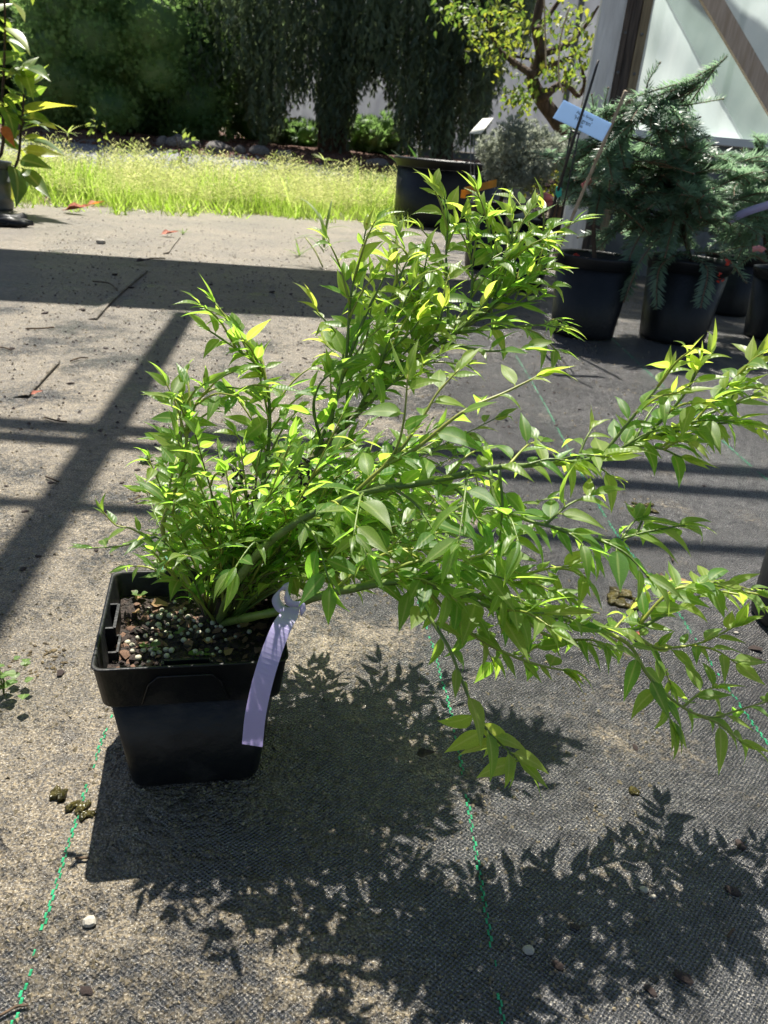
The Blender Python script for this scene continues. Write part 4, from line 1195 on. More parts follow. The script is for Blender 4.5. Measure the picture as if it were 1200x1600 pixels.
def core_mesh(mb, lobes, k=0.62):
    a = np.linspace(0, 2 * math.pi, 13)[:-1]
    for c, rad in lobes:
        prof = [(math.cos(t) * k, math.sin(t) * k) for t in np.linspace(-1.45, 1.45, 8)]
        v = np.concatenate([np.stack([r_ * np.cos(a) * rad[0] * (1 + .12 * np.sin(a * 3 + z * 5)), r_ * np.sin(a) * rad[1], np.full(12, z * rad[2])], 1) for r_, z in prof]) + np.asarray(c)
        f = [(i * 12 + j, i * 12 + (j + 1) % 12, (i + 1) * 12 + (j + 1) % 12, (i + 1) * 12 + j) for i in range(7) for j in range(12)]
        mb.add(v, f)
def stuff_part(name, arr, mat, parent):
    v, f, ti, rb = arr
    o = link(name, raw_mesh(name, v, f, mat, ti, rb, smooth=False), parent)
    o['kind'] = 'stuff'
    return o
def Dz(px, py, Y):
    return D(px, py, Y)
def conifer_bush(label, px0, px1, pytop, Y, nl, scale, dens, seed, trunk=True, zmax=None, mat='conifer', name='conifer_shrub'):
    r = np.random.default_rng(seed)
    xl, xr = D(px0, 150, Y)[0], D(px1, 150, Y)[0]
    zt = zmax if zmax else D((px0 + px1) / 2, pytop, Y)[2]
    z0 = float(tz(0, Y)); cx = (xl + xr) / 2; w = (xr - xl) / 2
    rt = root(name, (cx, Y, z0), label, 'shrub' if name.endswith('shrub') else 'tree')
    lobes = []
    for k in range(nl):
        t = (k + 0.5) / nl; z = z0 + 0.15 + (zt - z0 - 0.2) * t
        ww = w * math.sqrt(max(0.05, 1 - (abs(t - 0.35) / 0.75) ** 2))
        a = k * 2.4 + r.uniform(-.5, .5)
        s = r.uniform(0.30, 0.52) * w
        lobes.append((np.array([cx + math.cos(a) * (ww - s * .6), Y + math.sin(a) * (ww - s * .6) * 0.8, z]), np.array([s, s * .9, s * r.uniform(.75, 1.0)])))
    body = [(np.array([cx, Y + .1, z0 + (zt - z0) * .48]), np.array([w * .85, w * .75, (zt - z0) * .52]))]
    mb = MB(); core_mesh(mb, body, 0.8); core_mesh(mb, lobes, 0.75)
    mb.build('light_block_core', M[mat], rt)  # solid core added inside the foliage to block light
    stuff_part('foliage', lobes_foliage(lobes + body, dens, scale), M[mat], rt)
    if trunk:
        mb = MB(); mb.tube([(cx, Y, z0 - .05), (cx + .02, Y, z0 + .5), (cx, Y, z0 + (zt - z0) * .7)], [w * .07, w * .06, w * .02], 8)
        mb.build('trunk', M['bark'], rt)
    return rt
conifer_bush('dense rounded dark green conifer shrub beside the stone edged bed', 62, 345, -10, 10.2, 34, 0.060, 620, 5, zmax=2.3, mat='conifer_light')
conifer_bush('tall dark conifer at the left, towering behind the rounded shrub', -160, 150, -60, 12.2, 20, 0.13, 120, 8, zmax=4.6, name='conifer_tree')
conifer_bush('dark conifer between the rounded shrub and the weeping tree', 215, 430, -60, 12.9, 18, 0.14, 110, 9, zmax=5.0, name='conifer_tree')

# weeping conifers: hanging curtains of foliage
def weeping(label, trunk_px, Y, xs, bottoms, n, seed, tr_w, cover=1.0):
    r = np.random.default_rng(seed)
    z0 = float(tz(0, Y)); tx = D(trunk_px, 150, Y)[0]
    rt = root('weeping_conifer', (tx, Y, z0), label, 'tree')
    mb = MB(); mb.tube(smooth_path([(tx + .03, Y, z0 - .1), (tx, Y, z0 + .25), (tx - .02, Y, z0 + 1.2), (tx + .03, Y, z0 + 2.6), (tx, Y, 5.2)], 4), np.interp(np.arange(17), [0, 2, 16], [tr_w * 1.35, tr_w, tr_w * .35]), 12)
    mb.build('trunk', M['bark'], rt)
    Ps, Ds, Ss = [], [], []
    x0, x1 = xs[0], xs[-1]
    for k in range(n):
        px = r.uniform(x0, x1); y = Y + r.uniform(-1.3, 0.9)
        pb = np.interp(px, xs, bottoms) + r.normal(0, 16) - (r.random() < 0.3) * r.uniform(10, 80)
        B = D(px, pb, y); zt = 2.1 + r.uniform(0, .5)
        if B[2] > zt - .1: continue
        L = zt - B[2]; m = int(L / 0.045) + 2
        t = np.linspace(0, 1, m)
        sway = r.normal(0, .05); ph = r.uniform(0, 6)
        p = np.stack([B[0] + sway * (t * t) + .02 * np.sin(t * 7 + ph), np.full(m, y) + .02 * np.cos(t * 6 + ph) + .10 * (t * t), B[2] + L * t], 1)
        d = np.stack([r.normal(0, .45, m), r.normal(0, .45, m), -np.ones(m) * .9], 1)
        Ps.append(p + r.normal(0, .012, p.shape)); Ds.append(d); Ss.append(r.uniform(.06, .11, m))
    P, Dd, S = np.concatenate(Ps), np.concatenate(Ds), np.concatenate(Ss)
    m = frames(Dd, r.normal(size=Dd.shape), S); m[:, :3, 3] = P
    stuff_part('hanging_foliage', scatter(SPRIG[0], SPRIG[1], m), M['weeping'], rt)
    # limbs
    for k in range(7):
        a = r.uniform(0, 6.28); z = z0 + r.uniform(.9, 2.6); l = r.uniform(.7, 1.5)
        e = np.array([tx + math.cos(a) * l, Y + math.sin(a) * l * .7, z + r.uniform(0, .35)])
        mb = MB(); mb.tube(smooth_path([(tx, Y, z), (tx + math.cos(a) * l * .5, Y + math.sin(a) * l * .35, z + .22), e], 4), np.linspace(.035, .010, 9), 6)
        mb.build('limb', M['bark'], rt)
    # crown above
    lob = []
    for k in range(10):
        a = r.uniform(0, 6.28); z = r.uniform(2.5, 4.8); rr = r.uniform(.3, 1.2) * (5.6 - z) / 3
        lob.append((np.array([tx + math.cos(a) * rr, Y + math.sin(a) * rr, z]), np.array([.75, .75, .6])))
    v, f, ti, rb = lobes_foliage(lob, 55, .22, SPRIG, .5, False, -0.5)
    stuff_part('crown', (v, f, ti, rb), M['weeping'], rt)
    return rt
weeping('weeping conifer with thick trunk, dark hanging curtains and gaps of light', 522, 11.0,
        [250, 330, 348, 372, 392, 410, 440, 455, 488, 500, 545, 562, 600, 612], [150, 130, 100, 118, 188, 195, 195, 142, 132, 200, 200, 125, 110, 170], 850, 3, .20)
weeping('weeping conifer with foliage down to the ground behind the large round pot', 700, 10.6,
        [560, 600, 618, 640, 700, 740, 765, 790, 830], [80, 95, 190, 220, 220, 215, 160, 75, 40], 700, 4, .14)

conifer_bush('low dark shrub behind the gap right of the thick weeping trunk', 535, 640, 195, 12.4, 9, 0.10, 200, 21, False, zmax=D(590, 205, 12.4)[2] + .12)
conifer_bush('low dark shrub at the foot of the thick weeping trunk', 425, 520, 205, 12.5, 8, 0.10, 200, 22, False, zmax=D(470, 206, 12.5)[2] + .05)
# sunlit shrub glimpsed under the weeping branches
def leafy_blob(name, label, cat, c, rad, n, size, mat, t0, t1, seed, base_z, nst=5):
    r = np.random.default_rng(seed)
    rt = root(name, (c[0], c[1], base_z), label, cat)
    d = r.normal(size=(n, 3)); d /= np.linalg.norm(d, axis=1, keepdims=True)
    p = np.asarray(c) + d * np.asarray(rad) * (r.random((n, 1)) ** .45)
    dd = d + r.normal(0, .6, d.shape)
    lt_ = leaf_template(.2, .25, .5)
    m = frames(dd, r.normal(0, .5, d.shape) + [0, 0, 1], r.uniform(.7, 1.3, n) * size); m[:, :3, 3] = p
    v, f, ti, rb = scatter(lt_[0], lt_[1], m, r.uniform(t0, t1, n), lt_[2])
    stuff_part('leaves', (v, f, ti, rb), M[mat], rt)
    for k in range(nst):
        a = r.uniform(0, 6.28); e = np.asarray(c) + np.array([math.cos(a) * rad[0] * .6, math.sin(a) * rad[1] * .6, rad[2] * r.uniform(0, .7)])
        mb = MB(); mb.tube(smooth_path([(c[0], c[1], base_z - .02), ((c[0] + e[0]) / 2, (c[1] + e[1]) / 2, (base_z + e[2]) / 2 + .05), e], 4), np.linspace(size * .12, size * .04, 9), 5)
        mb.build('stem', M['bark'], rt)
    return rt
c = D(362, 168, 13.2); leafy_blob('sunlit_shrub', 'small yellow green shrub lit by sun in the gap under the weeping tree', 'shrub', c, (.42, .3, .42), 420, .10, 'maple', .3, 1.0, 1, float(tz(0, 13.2)))
c = D(432, 190, 13.0); leafy_blob('sunlit_shrub', 'low sunlit shrub left of the thick weeping trunk', 'shrub', c, (.30, .25, .16), 160, .08, 'maple', .3, 1.0, 2, float(tz(0, 13.0)))

# stones edging the bed
for i, (px, py, w, hh, lab) in enumerate(((287, 206, .36, .20, 'pale grey boulder, largest of the stones at the foot of the conifer shrub'), (340, 214, .40, .15, 'flat brown grey stone just right of the pale boulder'), (375, 216, .18, .13, 'small greenish stone in the middle of the bed edge'), (405, 219, .24, .15, 'rounded grey stone right of the small greenish stone'), (255, 205, .20, .15, 'dark stone tucked against the conifer shrub'), (445, 226, .30, .12, 'low reddish stone half sunk in the bark mulch'), (590, 238, .26, .12, 'dark stone in the mulch near the large round pot'))):
    y = 9.05
    P = D(px, py, y)
    o = link('bed_stone', rock_mesh('bed_stone', M['stone'], 60 + i, (1, .8, 1), 2, .22))
    o.data.polygons.foreach_set('use_smooth', np.ones(len(o.data.polygons), bool))
    zb_ = float(tz(P[0], y)); o.location = (P[0], y, zb_ + hh * .12); o.scale = (w / 2, w / 2.6, hh * .55); o.rotation_euler = (0, 0, i * 1.1)
    tag(o, lab, 'stone', 'stones edging the mulch bed')

# twisted small tree with yellow green leaves by the greenhouse
mz = 6.9
mp_ = root('twisted_tree', tuple(D(884, 262, mz)), 'small twisted tree with yellow green leaves beside the greenhouse post', 'tree')
TB = D(884, 262, mz); TB[2] = 0; mp_.location = tuple(TB); ROOTLOC[mp_.name] = tuple(TB)
mb = MB(); P = smooth_path([TB, D(886, 225, mz), D(872, 190, mz), D(846, 155, mz), D(832, 122, mz), D(845, 85, mz), D(838, 40, mz), D(850, -20, mz)], 5)
mb.tube(P, np.linspace(.075, .03, len(P)), 9); mb.build('trunk', M['bark'], mp_)
limbs = [[(846, 155), (880, 130), (905, 150), (915, 120)], [(834, 118), (800, 95), (775, 70), (760, 30)], [(845, 85), (885, 70), (915, 40), (935, 10)], [(838, 50), (860, 20), (890, -20)], [(876, 200), (905, 180), (915, 140), (905, 90)], [(832, 125), (850, 105), (880, 95), (925, 75)]]
tips = []
for L in limbs:
    P = smooth_path([D(a, b, mz + random.uniform(-.2, .2)) for a, b in L], 5)
    mb = MB(); mb.tube(P, np.linspace(.032, .008, len(P)), 6); mb.build('limb', M['bark'], mp_); tips += list(P[4:])
mats_, tn = [], []
cl = [(775, 75, 26, 55, .8), (800, 60, 22, 45, .9), (745, 40, 20, 40, .5), (850, 60, 30, 40, .7), (880, 25, 40, 30, .6), (910, 60, 25, 40, .5), (830, 150, 22, 30, .3), (805, 150, 20, 22, .3), (900, 110, 28, 40, .4), (790, 20, 40, 30, .5), (715, 15, 40, 22, .0), (860, 110, 26, 20, .6)]
for (a, b, sx_, sy_, yg) in cl:
    for q in range(95):
        p = D(a + random.gauss(0, sx_ * .55), b + random.gauss(0, sy_ * .55), mz + random.gauss(0, .35))
        d = rng.normal(size=3) + np.array([0, 0, -.6]); s = random.uniform(.04, .075)
        m = frames(d[None], (rng.normal(0, .6, 3) + [0, 0, 1])[None], np.array([s]))[0]; m[:3, 3] = p
        mats_.append(m); tn.append(np.clip(random.gauss(yg * .5 - .05, .28), 0, 1))
lt_ = leaf_template(.2, .25, .5); v, f, ti, rb = scatter(lt_[0], lt_[1], np.array(mats_), np.array(tn), lt_[2])
stuff_part('leaves', (v, f, ti, rb), M['maple'], mp_)
for i, pts in enumerate(([(850, -10), (852, 60), (853, 105)], [(890, 10), (876, 60), (873, 120), (880, 145)])):
    mb = MB(); P = smooth_path([D(a, b, 5.9) for a, b in pts], 5); mb.tube(P, .006, 5); mb.build('dead_twig', M['bamboo'], mp_)

# strap leaved plant behind the large round pot
sc_ = D(690, 228, 7.6); zb_ = float(tz(0, 7.6))
st = root('strap_leaf_plant', (sc_[0], 7.6, zb_), 'clump of broad dark strap leaves behind the large round pot', 'plant')
prof = [.5, .8, .95, 1, 1, .9, .7, .4, .2, 0]
for k in range(46):
    lt_ = leaf_template(random.uniform(.25, .75), .35, .085, random.uniform(-.4, .4), 0, .01, prof)
    a = random.uniform(0, 6.28); L = random.uniform(.45, .75)
    d = np.array([math.cos(a) * .75, math.sin(a) * .5, random.uniform(.7, 1.5)])
    m = frames(d[None], np.array([[-math.cos(a) * .3, -math.sin(a) * .3, 1.0]]), np.array([L]))[0]
    b0 = np.array([sc_[0] + random.gauss(0, .15), 7.6 + random.gauss(0, .12), zb_])
    mb = MB(); mb.add(lt_[0] @ m[:3, :3].T + b0, lt_[1], 0, lt_[2]); mb.build('leaf', M['strap'], st)

# ------------------------------------------------------------------ grass
blade_v = np.array([(0, -.03, 0), (0, .03, 0), (.4, -.026, .015), (.4, .026, .015), (.75, -.016, -.03), (.75, .016, -.03), (1, 0, -.12)])
blade_f = [(0, 2, 3, 1), (2, 4, 5, 3), (4, 6, 5)]
n = 21000
gx = rng.uniform(-3.3, 0.15, n); gy = back_edge(gx) + 0.02 + 1.75 * rng.random(n) ** 1.25 + 0.06 * np.sin(gx * 9) + rng.normal(0, .05, n)
keep = ((gx - 0.25) ** 2 + (gy - 6.2) ** 2 > .45 ** 2) & (rng.random(n) < 0.55 + 0.6 * np.sin(gx * 4.1 + 1) * np.sin(gy * 5.3))
gx, gy = gx[keep], gy[keep]; n = len(gx)
dist = gy - back_edge(gx)
hh = rng.uniform(.10, .29, n) * np.clip(.40 + dist * 1.5, .40, 1.0) * (0.8 + 0.3 * np.sin(gx * 5 + gy * 3) * np.sin(gx * 2.3 - gy * 4))
d = np.stack([rng.normal(0, .28, n), rng.normal(0, .28, n), np.ones(n)], 1)
m = frames(d, rng.normal(size=(n, 3)), np.stack([hh, hh * .75, hh], 1)); m[:, :3, 3] = np.stack([gx, gy, tz(gx, gy)], 1)
v, f, ti, _ = scatter(blade_v, blade_f, m, np.clip(rng.normal(.12, .16, n), 0, 1))
# airy seed heads
pan_v, pan_f = [(0, -.004, 0), (0, .004, 0), (1, 0, 0)], [(0, 2, 1)]
for k in range(16):
    t = .45 + .55 * k / 15; a = k * 2.4; rad = .15 * (1.2 - t) + .02; cc = np.array([t, math.cos(a) * rad, math.sin(a) * rad]); b = len(pan_v)
    dr = nrm([.6, math.cos(a), math.sin(a)]); sdv = nrm(np.cross(dr, [.3, 1, .2])) * .0065
    pan_v += [tuple(np.array([t - .05, 0, 0])), tuple(cc - sdv), tuple(cc + dr * .022), tuple(cc + sdv)]
    pan_f += [(b, b + 1, b + 3), (b + 1, b + 2, b + 3)]
n2 = 5200
gx2 = rng.uniform(-3.3, 0.15, n2); gy2 = back_edge(gx2) + .12 + 1.6 * rng.random(n2); keep = ((gx2 - 0.25) ** 2 + (gy2 - 6.2) ** 2 > .47 ** 2); gx2, gy2 = gx2[keep], gy2[keep]; n2 = len(gx2)
h2 = rng.uniform(.18, .40, n2) * (.85 + .22 * np.sin(gx2 * 6.3 + 2) * np.sin(gy2 * 5 + gx2 * 2)) * np.clip(.6 + (gy2 - back_edge(gx2)) * .9, .6, 1.0)
d = np.stack([rng.normal(0, .22, n2), rng.normal(0, .22, n2), np.ones(n2)], 1)
m = frames(d, rng.normal(size=(n2, 3)), h2); m[:, :3, 3] = np.stack([gx2, gy2, tz(gx2, gy2)], 1)
v2, f2, ti2, _ = scatter(np.array(pan_v), pan_f, m, np.clip(rng.normal(.75, .2, n2), 0, 1))
f += [[a + len(v) for a in q] for q in f2]
# ragged front: scattered low clumps creeping onto the fabric
cl_n = 55; cxs = rng.uniform(-2.9, .1, cl_n); cys = back_edge(cxs) - rng.random(cl_n) ** 2 * .45
idx = rng.integers(0, cl_n, 900); ex = cxs[idx] + rng.normal(0, .035, 900); ey = cys[idx] + rng.normal(0, .03, 900); eh = rng.uniform(.04, .14, 900)
m = frames(np.stack([rng.normal(0, .6, 900), rng.normal(0, .6, 900), np.ones(900)], 1), rng.normal(size=(900, 3)), np.stack([eh, eh * 1.2, eh], 1)); m[:, :3, 3] = np.stack([ex, ey, np.zeros(900)], 1)
v3, f3, ti3, _ = scatter(blade_v, blade_f, m, np.clip(rng.normal(.2, .2, 900), 0, 1))
f += [[a + len(v) + len(v2) for a in q] for q in f3]; v2 = np.concatenate([v2, v3]); ti2 = np.concatenate([ti2, ti3])
go = link('grass', raw_mesh('grass', np.concatenate([v, v2]), f, M['grass'], np.concatenate([ti, ti2]), None, smooth=False))
tag(go, 'sunlit band of tall green grass with airy pale seed heads', kind='stuff')

# ------------------------------------------------------------------ weeds
def weed(name, label, P, leaves, mat='weed', prof=None, width=.1, stem=None):
    rt = root(name, tuple(P), label, 'weed')
    for (a, el, L, curl, wd, zoff, ti) in leaves:
        lt_ = leaf_template(curl, .3, wd, random.uniform(-.4, .4), 0, .02, prof)
        d = np.array([math.cos(a) * math.cos(el), math.sin(a) * math.cos(el), math.sin(el)])
        m = frames(d[None], np.array([[-math.cos(a) * .2, -math.sin(a) * .2, 1.0]]) if el < 1.3 else np.array([[0, -1.0, 0]]), np.array([L]))[0]
        mb = MB(); mb.add(lt_[0] @ m[:3, :3].T + np.asarray(P) + np.array([0, 0, zoff]), lt_[1], ti, lt_[2]); mb.build('leaf', M[mat], rt)
    if stem:
        mb = MB(); mb.tube(smooth_path(stem, 4), .0035, 5); mb.build('stem', M['stem_yellow'], rt)
    return rt
gp = [.6, .9, 1, 1, .95, .85, .7, .45, .2, 0]
P = G(505, 418); T_ = D(478, 372, P[1] + .1)
weed('grassy_weed', 'tall grassy weed leaning on the bare strip in front of the grass', P, [(2.6, .9, .16, .5, .07, .06, .2), (1.9, 1.2, .20, .4, .07, .08, .3), (.5, .8, .15, .5, .07, .07, .2), (2.9, .5, .17, .6, .08, .10, .4), (1.2, 1.3, .18, .3, .06, .13, .1), (2.4, 1.0, .24, .45, .07, .15, .5), (0.3, .6, .13, .5, .08, .15, .3), (3.4, .4, .14, .5, .07, .12, .3)], prof=gp, stem=[P, (P + T_) / 2 + [0.0, 0, .01], T_])
for (px, py, lab, s) in ((468, 400, 'thin low grass tuft on the dirty fabric near the grassy weed', .09), (286, 366, 'small green tuft growing out of the fabric seam', .05), (590, 345, 'small grass tuft at the edge of the grass by the round pot', .12)):
    P = G(px, py)
    weed('grass_tuft', lab, P, [(random.uniform(0, 6.28), random.uniform(.5, 1.3), s * random.uniform(.6, 1.2), random.uniform(.1, .5), .07, 0, random.uniform(0, .5)) for k in range(14)], prof=gp)
P = G(226, 722)
weed('rosette_weed', 'small pale green rosette weed on the fabric left of the shrub', P, [(k * .8, random.uniform(.15, .7), random.uniform(.012, .024), .15, .5, .003, .1) for k in range(11)])
P = G(262, 768)
weed('rosette_weed', 'spindly upright weed between the pot and the pale rosette weed', P, [(2.4, 1.1, .020, .2, .4, .022, .3), (.6, .6, .015, .2, .4, .012, .3), (3.3, .5, .014, .2, .4, .006, .2), (5.0, .5, .015, .2, .4, .016, .2)], stem=[P, P + np.array([-.006, 0, .014]), P + np.array([-.010, 0, .026])])
P = G(6, 1085)
rt = root('clover_weed', tuple(P), 'bright clover like weed at the left edge of the fabric', 'weed')
for k in range(26):
    a = random.uniform(0, 6.28); L = random.uniform(.008, .014); q = P + np.array([random.gauss(0, .012), random.gauss(.004, .012), random.uniform(.003, .026)])
    lt_ = leaf_template(.1, .15, .8, 0, 0, .15); m = frames(np.array([[math.cos(a), math.sin(a), .3]]), np.array([[0, 0, 1.0]]), np.array([L]))[0]
    mb = MB(); mb.add(lt_[0] @ m[:3, :3].T + q, lt_[1], random.uniform(0, .4), lt_[2]); mb.build('leaf', M['weed'], rt)
for k in range(6):
    q = P + np.array([random.gauss(0, .008), random.gauss(.004, .006), .024]); mb = MB(); mb.tube([P, (P + q) / 2 + [.002, 0, .002], q], .0007, 4); mb.build('stem', M['stem_green'], rt)
for (px, Y, h_, lab, k_) in ((505, 7.1, .42, 'taller sedge weed with a spiky head above the grass', 9), (112, 6.2, .46, 'spiky sedge weed beside the large leaved plant', 9), (560, 6.9, .36, 'bright grass blades standing above the grass by the round pot', 8), (575, 6.6, .40, 'upright pale grass blades nearest to the round pot', 7), (456, 6.0, .34, 'single vivid green blade clump at the front of the grass', 4)):
    P = D(px, 280, Y); P[2] = float(tz(P[0], Y))
    sedge = 'sedge' in lab
    lv = [(random.uniform(0, 6.28), random.uniform(.1, .9) if sedge else random.uniform(1.1, 1.45), random.uniform(.10, .20) if sedge else h_ * random.uniform(.7, 1.1), .25, .07 if sedge else .045, h_ * .85 if sedge else 0, random.uniform(0, .6)) for k in range(k_)]
    weed('tall_weed', lab, P, lv, 'grass', gp, stem=[P, P + np.array([.01, 0, h_ * .5]), P + np.array([.0, 0, h_ * .88])] if sedge else None)
c = D(286, 236, 7.0); leafy_blob('weed_seedling', 'yellow leaved seedling rising above the grass in front of the boulder', 'weed', c, (.13, .1, .16), 34, .07, 'weed', .4, 1.0, 4, float(tz(0, 7.0)), 3)
c = D(155, 196, 6.4); leafy_blob('weed_seedling', 'reddish seed stalk rising above the grass at the left', 'weed', c, (.10, .08, .09), 20, .045, 'weed', .6, 1.0, 5, float(tz(0, 6.4)), 3)

# ================================================================== LARGE LEAVED PLANT AT THE LEFT
def round_pot(name, label, c, Rt, h, cat='pot', group=None, soil_col='potsoil', rt_ratio=.80, lip=True, mat='blackplastic', ribs=0):
    """moulded round nursery pot with rolled rim and soil"""
    rt = root(name, tuple(c), label, cat, group)
    r = Rt * rt_ratio
    mb = MB(); prof = [(0.001, .002), (r * .93, .002), (r * .985, .006), (r, .018)]
    if ribs:
        for k in range(ribs):
            z = h * (.2 + .6 * k / ribs); q = r + (Rt * .94 - r) * z / (h * .86)
            prof += [(q, z), (q * 1.03, z + .004), (q * 1.03, z + .02), (q * 1.005, z + .024)]
    prof += [(Rt * .945, h * .86), (Rt * .90, h * .86), (r * .95, h * .3)]
    mb.lathe(prof, 40, c); mb.build('pot_body', M[mat], rt)
    mb = MB(); mb.lathe([(Rt * .93, h * .862), (Rt * .972, h * .864), (Rt * .975, h * .915), (Rt * .995, h * .92), (Rt, h * .955), (Rt * 1.015, h * .965), (Rt * 1.02, h * .985), (Rt * 1.005, h), (Rt * .975, h * .998), (Rt * .955, h * .95), (Rt * .93, h * .868)], 40, c); mb.build('pot_rim', M[mat], rt)
    if soil_col:
        mb = MB(); zs = h * .87; rings = [0.001, .25, .5, .72, .88, .955]
        v = []
        for q in rings:
            for k in range(24):
                a = k * math.pi / 12; v.append((c[0] + Rt * .95 * q * math.cos(a), c[1] + Rt * .95 * q * math.sin(a), c[2] + zs + .012 * (1 - q) + random.uniform(-.004, .004)))
        mb.add(v, [(i * 24 + j, i * 24 + (j + 1) % 24, (i + 1) * 24 + (j + 1) % 24, (i + 1) * 24 + j) for i in range(5) for j in range(24)])
        mb.build('soil', M[soil_col], rt)
    return rt
YL = 4.45
lpc = D(-20, 333, YL); lpc[2] = 0.0
round_pot('grey_pot', 'weathered grey ribbed pot at the left edge under the large leaved plant', lpc, .150, .245, rt_ratio=.92, mat='greyplastic', ribs=2)
lroot = root('large_leaf_plant', (lpc[0], lpc[1], .215), 'tall plant with large backlit leaves in the grey pot at the left edge', 'plant')
bp_ = np.array([lpc[0], lpc[1], .21])
mb = MB(); P = smooth_path([bp_ + [.05, 0, 0], D(24, 260, YL), D(33, 200, YL), D(37, 150, YL), D(35, 105, YL)], 4); mb.tube(P, np.linspace(.009, .004, len(P)), 6); mb.build('stem', M['bark'], lroot)
mb = MB(); P = smooth_path([bp_ + [-.02, 0, 0], D(2, 240, YL), D(4, 150, YL), D(8, 60, YL), D(6, -40, YL)], 4); mb.tube(P, np.linspace(.011, .004, len(P)), 6); mb.build('stem', M['bark'], lroot)
bl = [leaf_template(cu, .28, w, tw, .05, .06) for cu, w, tw in ((.15, .36, .1), (.28, .33, -.3), (.35, .40, .3), (.08, .30, 0))]
for (x0, y0, x1, y1, dy, ti, k) in ((15, 0, 42, 33, -.1, 1.0, 0), (8, 42, 48, 76, -.1, .9, 1), (5, 55, 48, 90, .05, .0, 2), (-10, 40, 22, 60, .1, .1, 0), (-12, 95, 38, 90, .0, .1, 3), (-8, 110, 42, 118, -.05, .0, 0), (0, 25, 20, 45, .1, .2, 1),
        (36, 140, 75, 104, -.05, .15, 3), (38, 135, 76, 116, .1, .4, 0), (40, 150, 78, 136, .0, .05, 1), (37, 178, 118, 164, -.1, .95, 0), (36, 190, 78, 196, .0, .0, 2), (34, 205, 66, 190, .1, .5, 1), (38, 182, 60, 188, .15, .1, 0), (62, 193, 88, 205, -.1, .8, 3),
        (34, 220, 99, 230, -.1, .05, 1), (32, 235, 98, 248, .1, .9, 3), (30, 250, 72, 262, -.1, .05, 1), (20, 258, 42, 316, -.15, .0, 2), (18, 262, 28, 325, .0, .8, 1), (34, 262, 76, 312, -.1, .05, 3), (33, 262, 56, 300, .05, .15, 1), (36, 215, 70, 218, .1, .8, 0),
        (2, 150, 32, 178, .0, .0, 2), (5, 165, 30, 208, -.1, .0, 2), (0, 180, 22, 218, .1, .0, 1), (4, 130, 36, 170, .1, .1, 0), (-10, 160, 12, 168, -.1, .6, 3), (0, 120, 30, 110, .1, .1, 1), (10, 90, 35, 95, .15, .3, 0), (33, 110, 30, 140, -.1, .2, 2), (36, 108, 42, 128, .1, .4, 1), (37, 112, 60, 88, .1, .3, 0), (-10, 20, 20, 5, .1, .3, 0), (48, -14, 54, 8, 0, .3, 2)):
    a, b = D(x0, y0, YL), D(x1, y1, YL + dy)
    L = np.linalg.norm(b - a); t_ = bl[k]
    m = frames((b - a + np.array([0, 0, .12 * L]))[None], nrm(np.array([0, -.25, 1.0]) + rng.normal(0, .4, 3))[None], np.array([[L * 1.1, L * 1.2, L]]))[0]
    mb = MB(); mb.add(t_[0] @ m[:3, :3].T + a, t_[1], ti, t_[2]); mb.build('leaf', M['bigleaf'], lroot)
for k in range(26):
    x0, y0 = random.choice(((36, 110), (37, 150), (35, 190), (32, 225), (5, 60), (5, 110), (3, 160), (2, 210))); y0 += random.uniform(-14, 14); an = random.uniform(-1.0, 1.2); Lp = random.uniform(26, 50)
    a, b = D(x0, y0, YL), D(x0 + Lp * math.cos(an) * random.choice((1, -1, 1)), y0 + Lp * math.sin(an), YL + random.uniform(-.2, .2)); L = np.linalg.norm(b - a); t_ = random.choice(bl)
    m = frames((b - a + np.array([0, 0, .1 * L]))[None], nrm(np.array([0, -.25, 1.0]) + rng.normal(0, .35, 3))[None], np.array([[L, L * .9, L]]))[0]
    mb = MB(); mb.add(t_[0] @ m[:3, :3].T + a, t_[1], max(0, random.gauss(.15, .25)), t_[2]); mb.build('leaf', M['bigleaf'], lroot)
a, b = D(3, 196, YL - .1), D(24, 226, YL - .15); L = np.linalg.norm(b - a)
m = frames((b - a)[None], np.array([[.3, -.8, .6]]), np.array([[L, L * 1.0, L]]))[0]; mb = MB(); mb.add(bl[2][0] @ m[:3, :3].T + a, bl[2][1], 0, bl[2][2]); o = mb.build('leaf', M['orange_leaf'], lroot); o['label'] = 'orange red dying leaf'

# ================================================================== ROUND POTS ON THE RIGHT
bpc = D(695, 345, 6.2); bpc[2] = 0
big_h = D(692, 250, 6.2)[2]
round_pot('large_round_pot', 'very large empty black round pot standing at the edge of the grass', bpc, .415, big_h, rt_ratio=.93, soil_col=None)
f1 = G(908, 522); f2 = G(1048, 530); f3 = G(1205, 528); f4 = G(1128, 488)
P1 = round_pot('black_round_pot', 'black round pot with red petals on pale chips, left of the fir pots', f1, .124, .245, group='black pots holding the firs')
P2 = round_pot('black_round_pot', 'black round pot under the largest fir, nearest pot on the right', f2, .130, .255, group='black pots holding the firs')
P3 = round_pot('black_round_pot', 'black round pot cut by the right edge of the view', f3, .118, .23, group='black pots holding the firs')
P4 = round_pot('black_round_pot', 'black round pot in shade behind the largest fir', f4, .12, .23, group='black pots holding the firs')
s1 = D(770, 345, 3.9); s1[2] = 0
h1 = D(770, 317, 3.9)[2]
round_pot('small_round_pot', 'black round pot holding the blue grey conifer with orange yellow tag', s1, .135, h1)
s2 = D(828, 365, 3.35); s2[2] = 0; h2_ = D(828, 340, 3.35)[2]
round_pot('small_round_pot', 'black round pot with pale moss between the blue grey conifer and the firs', s2, .105, h2_)
s3 = G(800, 430); h3_ = .2
round_pot('small_round_pot', 'black round pot mostly hidden behind the upper shrub leaves', s3, .10, h3_)
rp = G(1262, 975)
round_pot('edge_pot', 'dark round pot just entering at the right edge', rp, .075, .15, rt_ratio=.9)
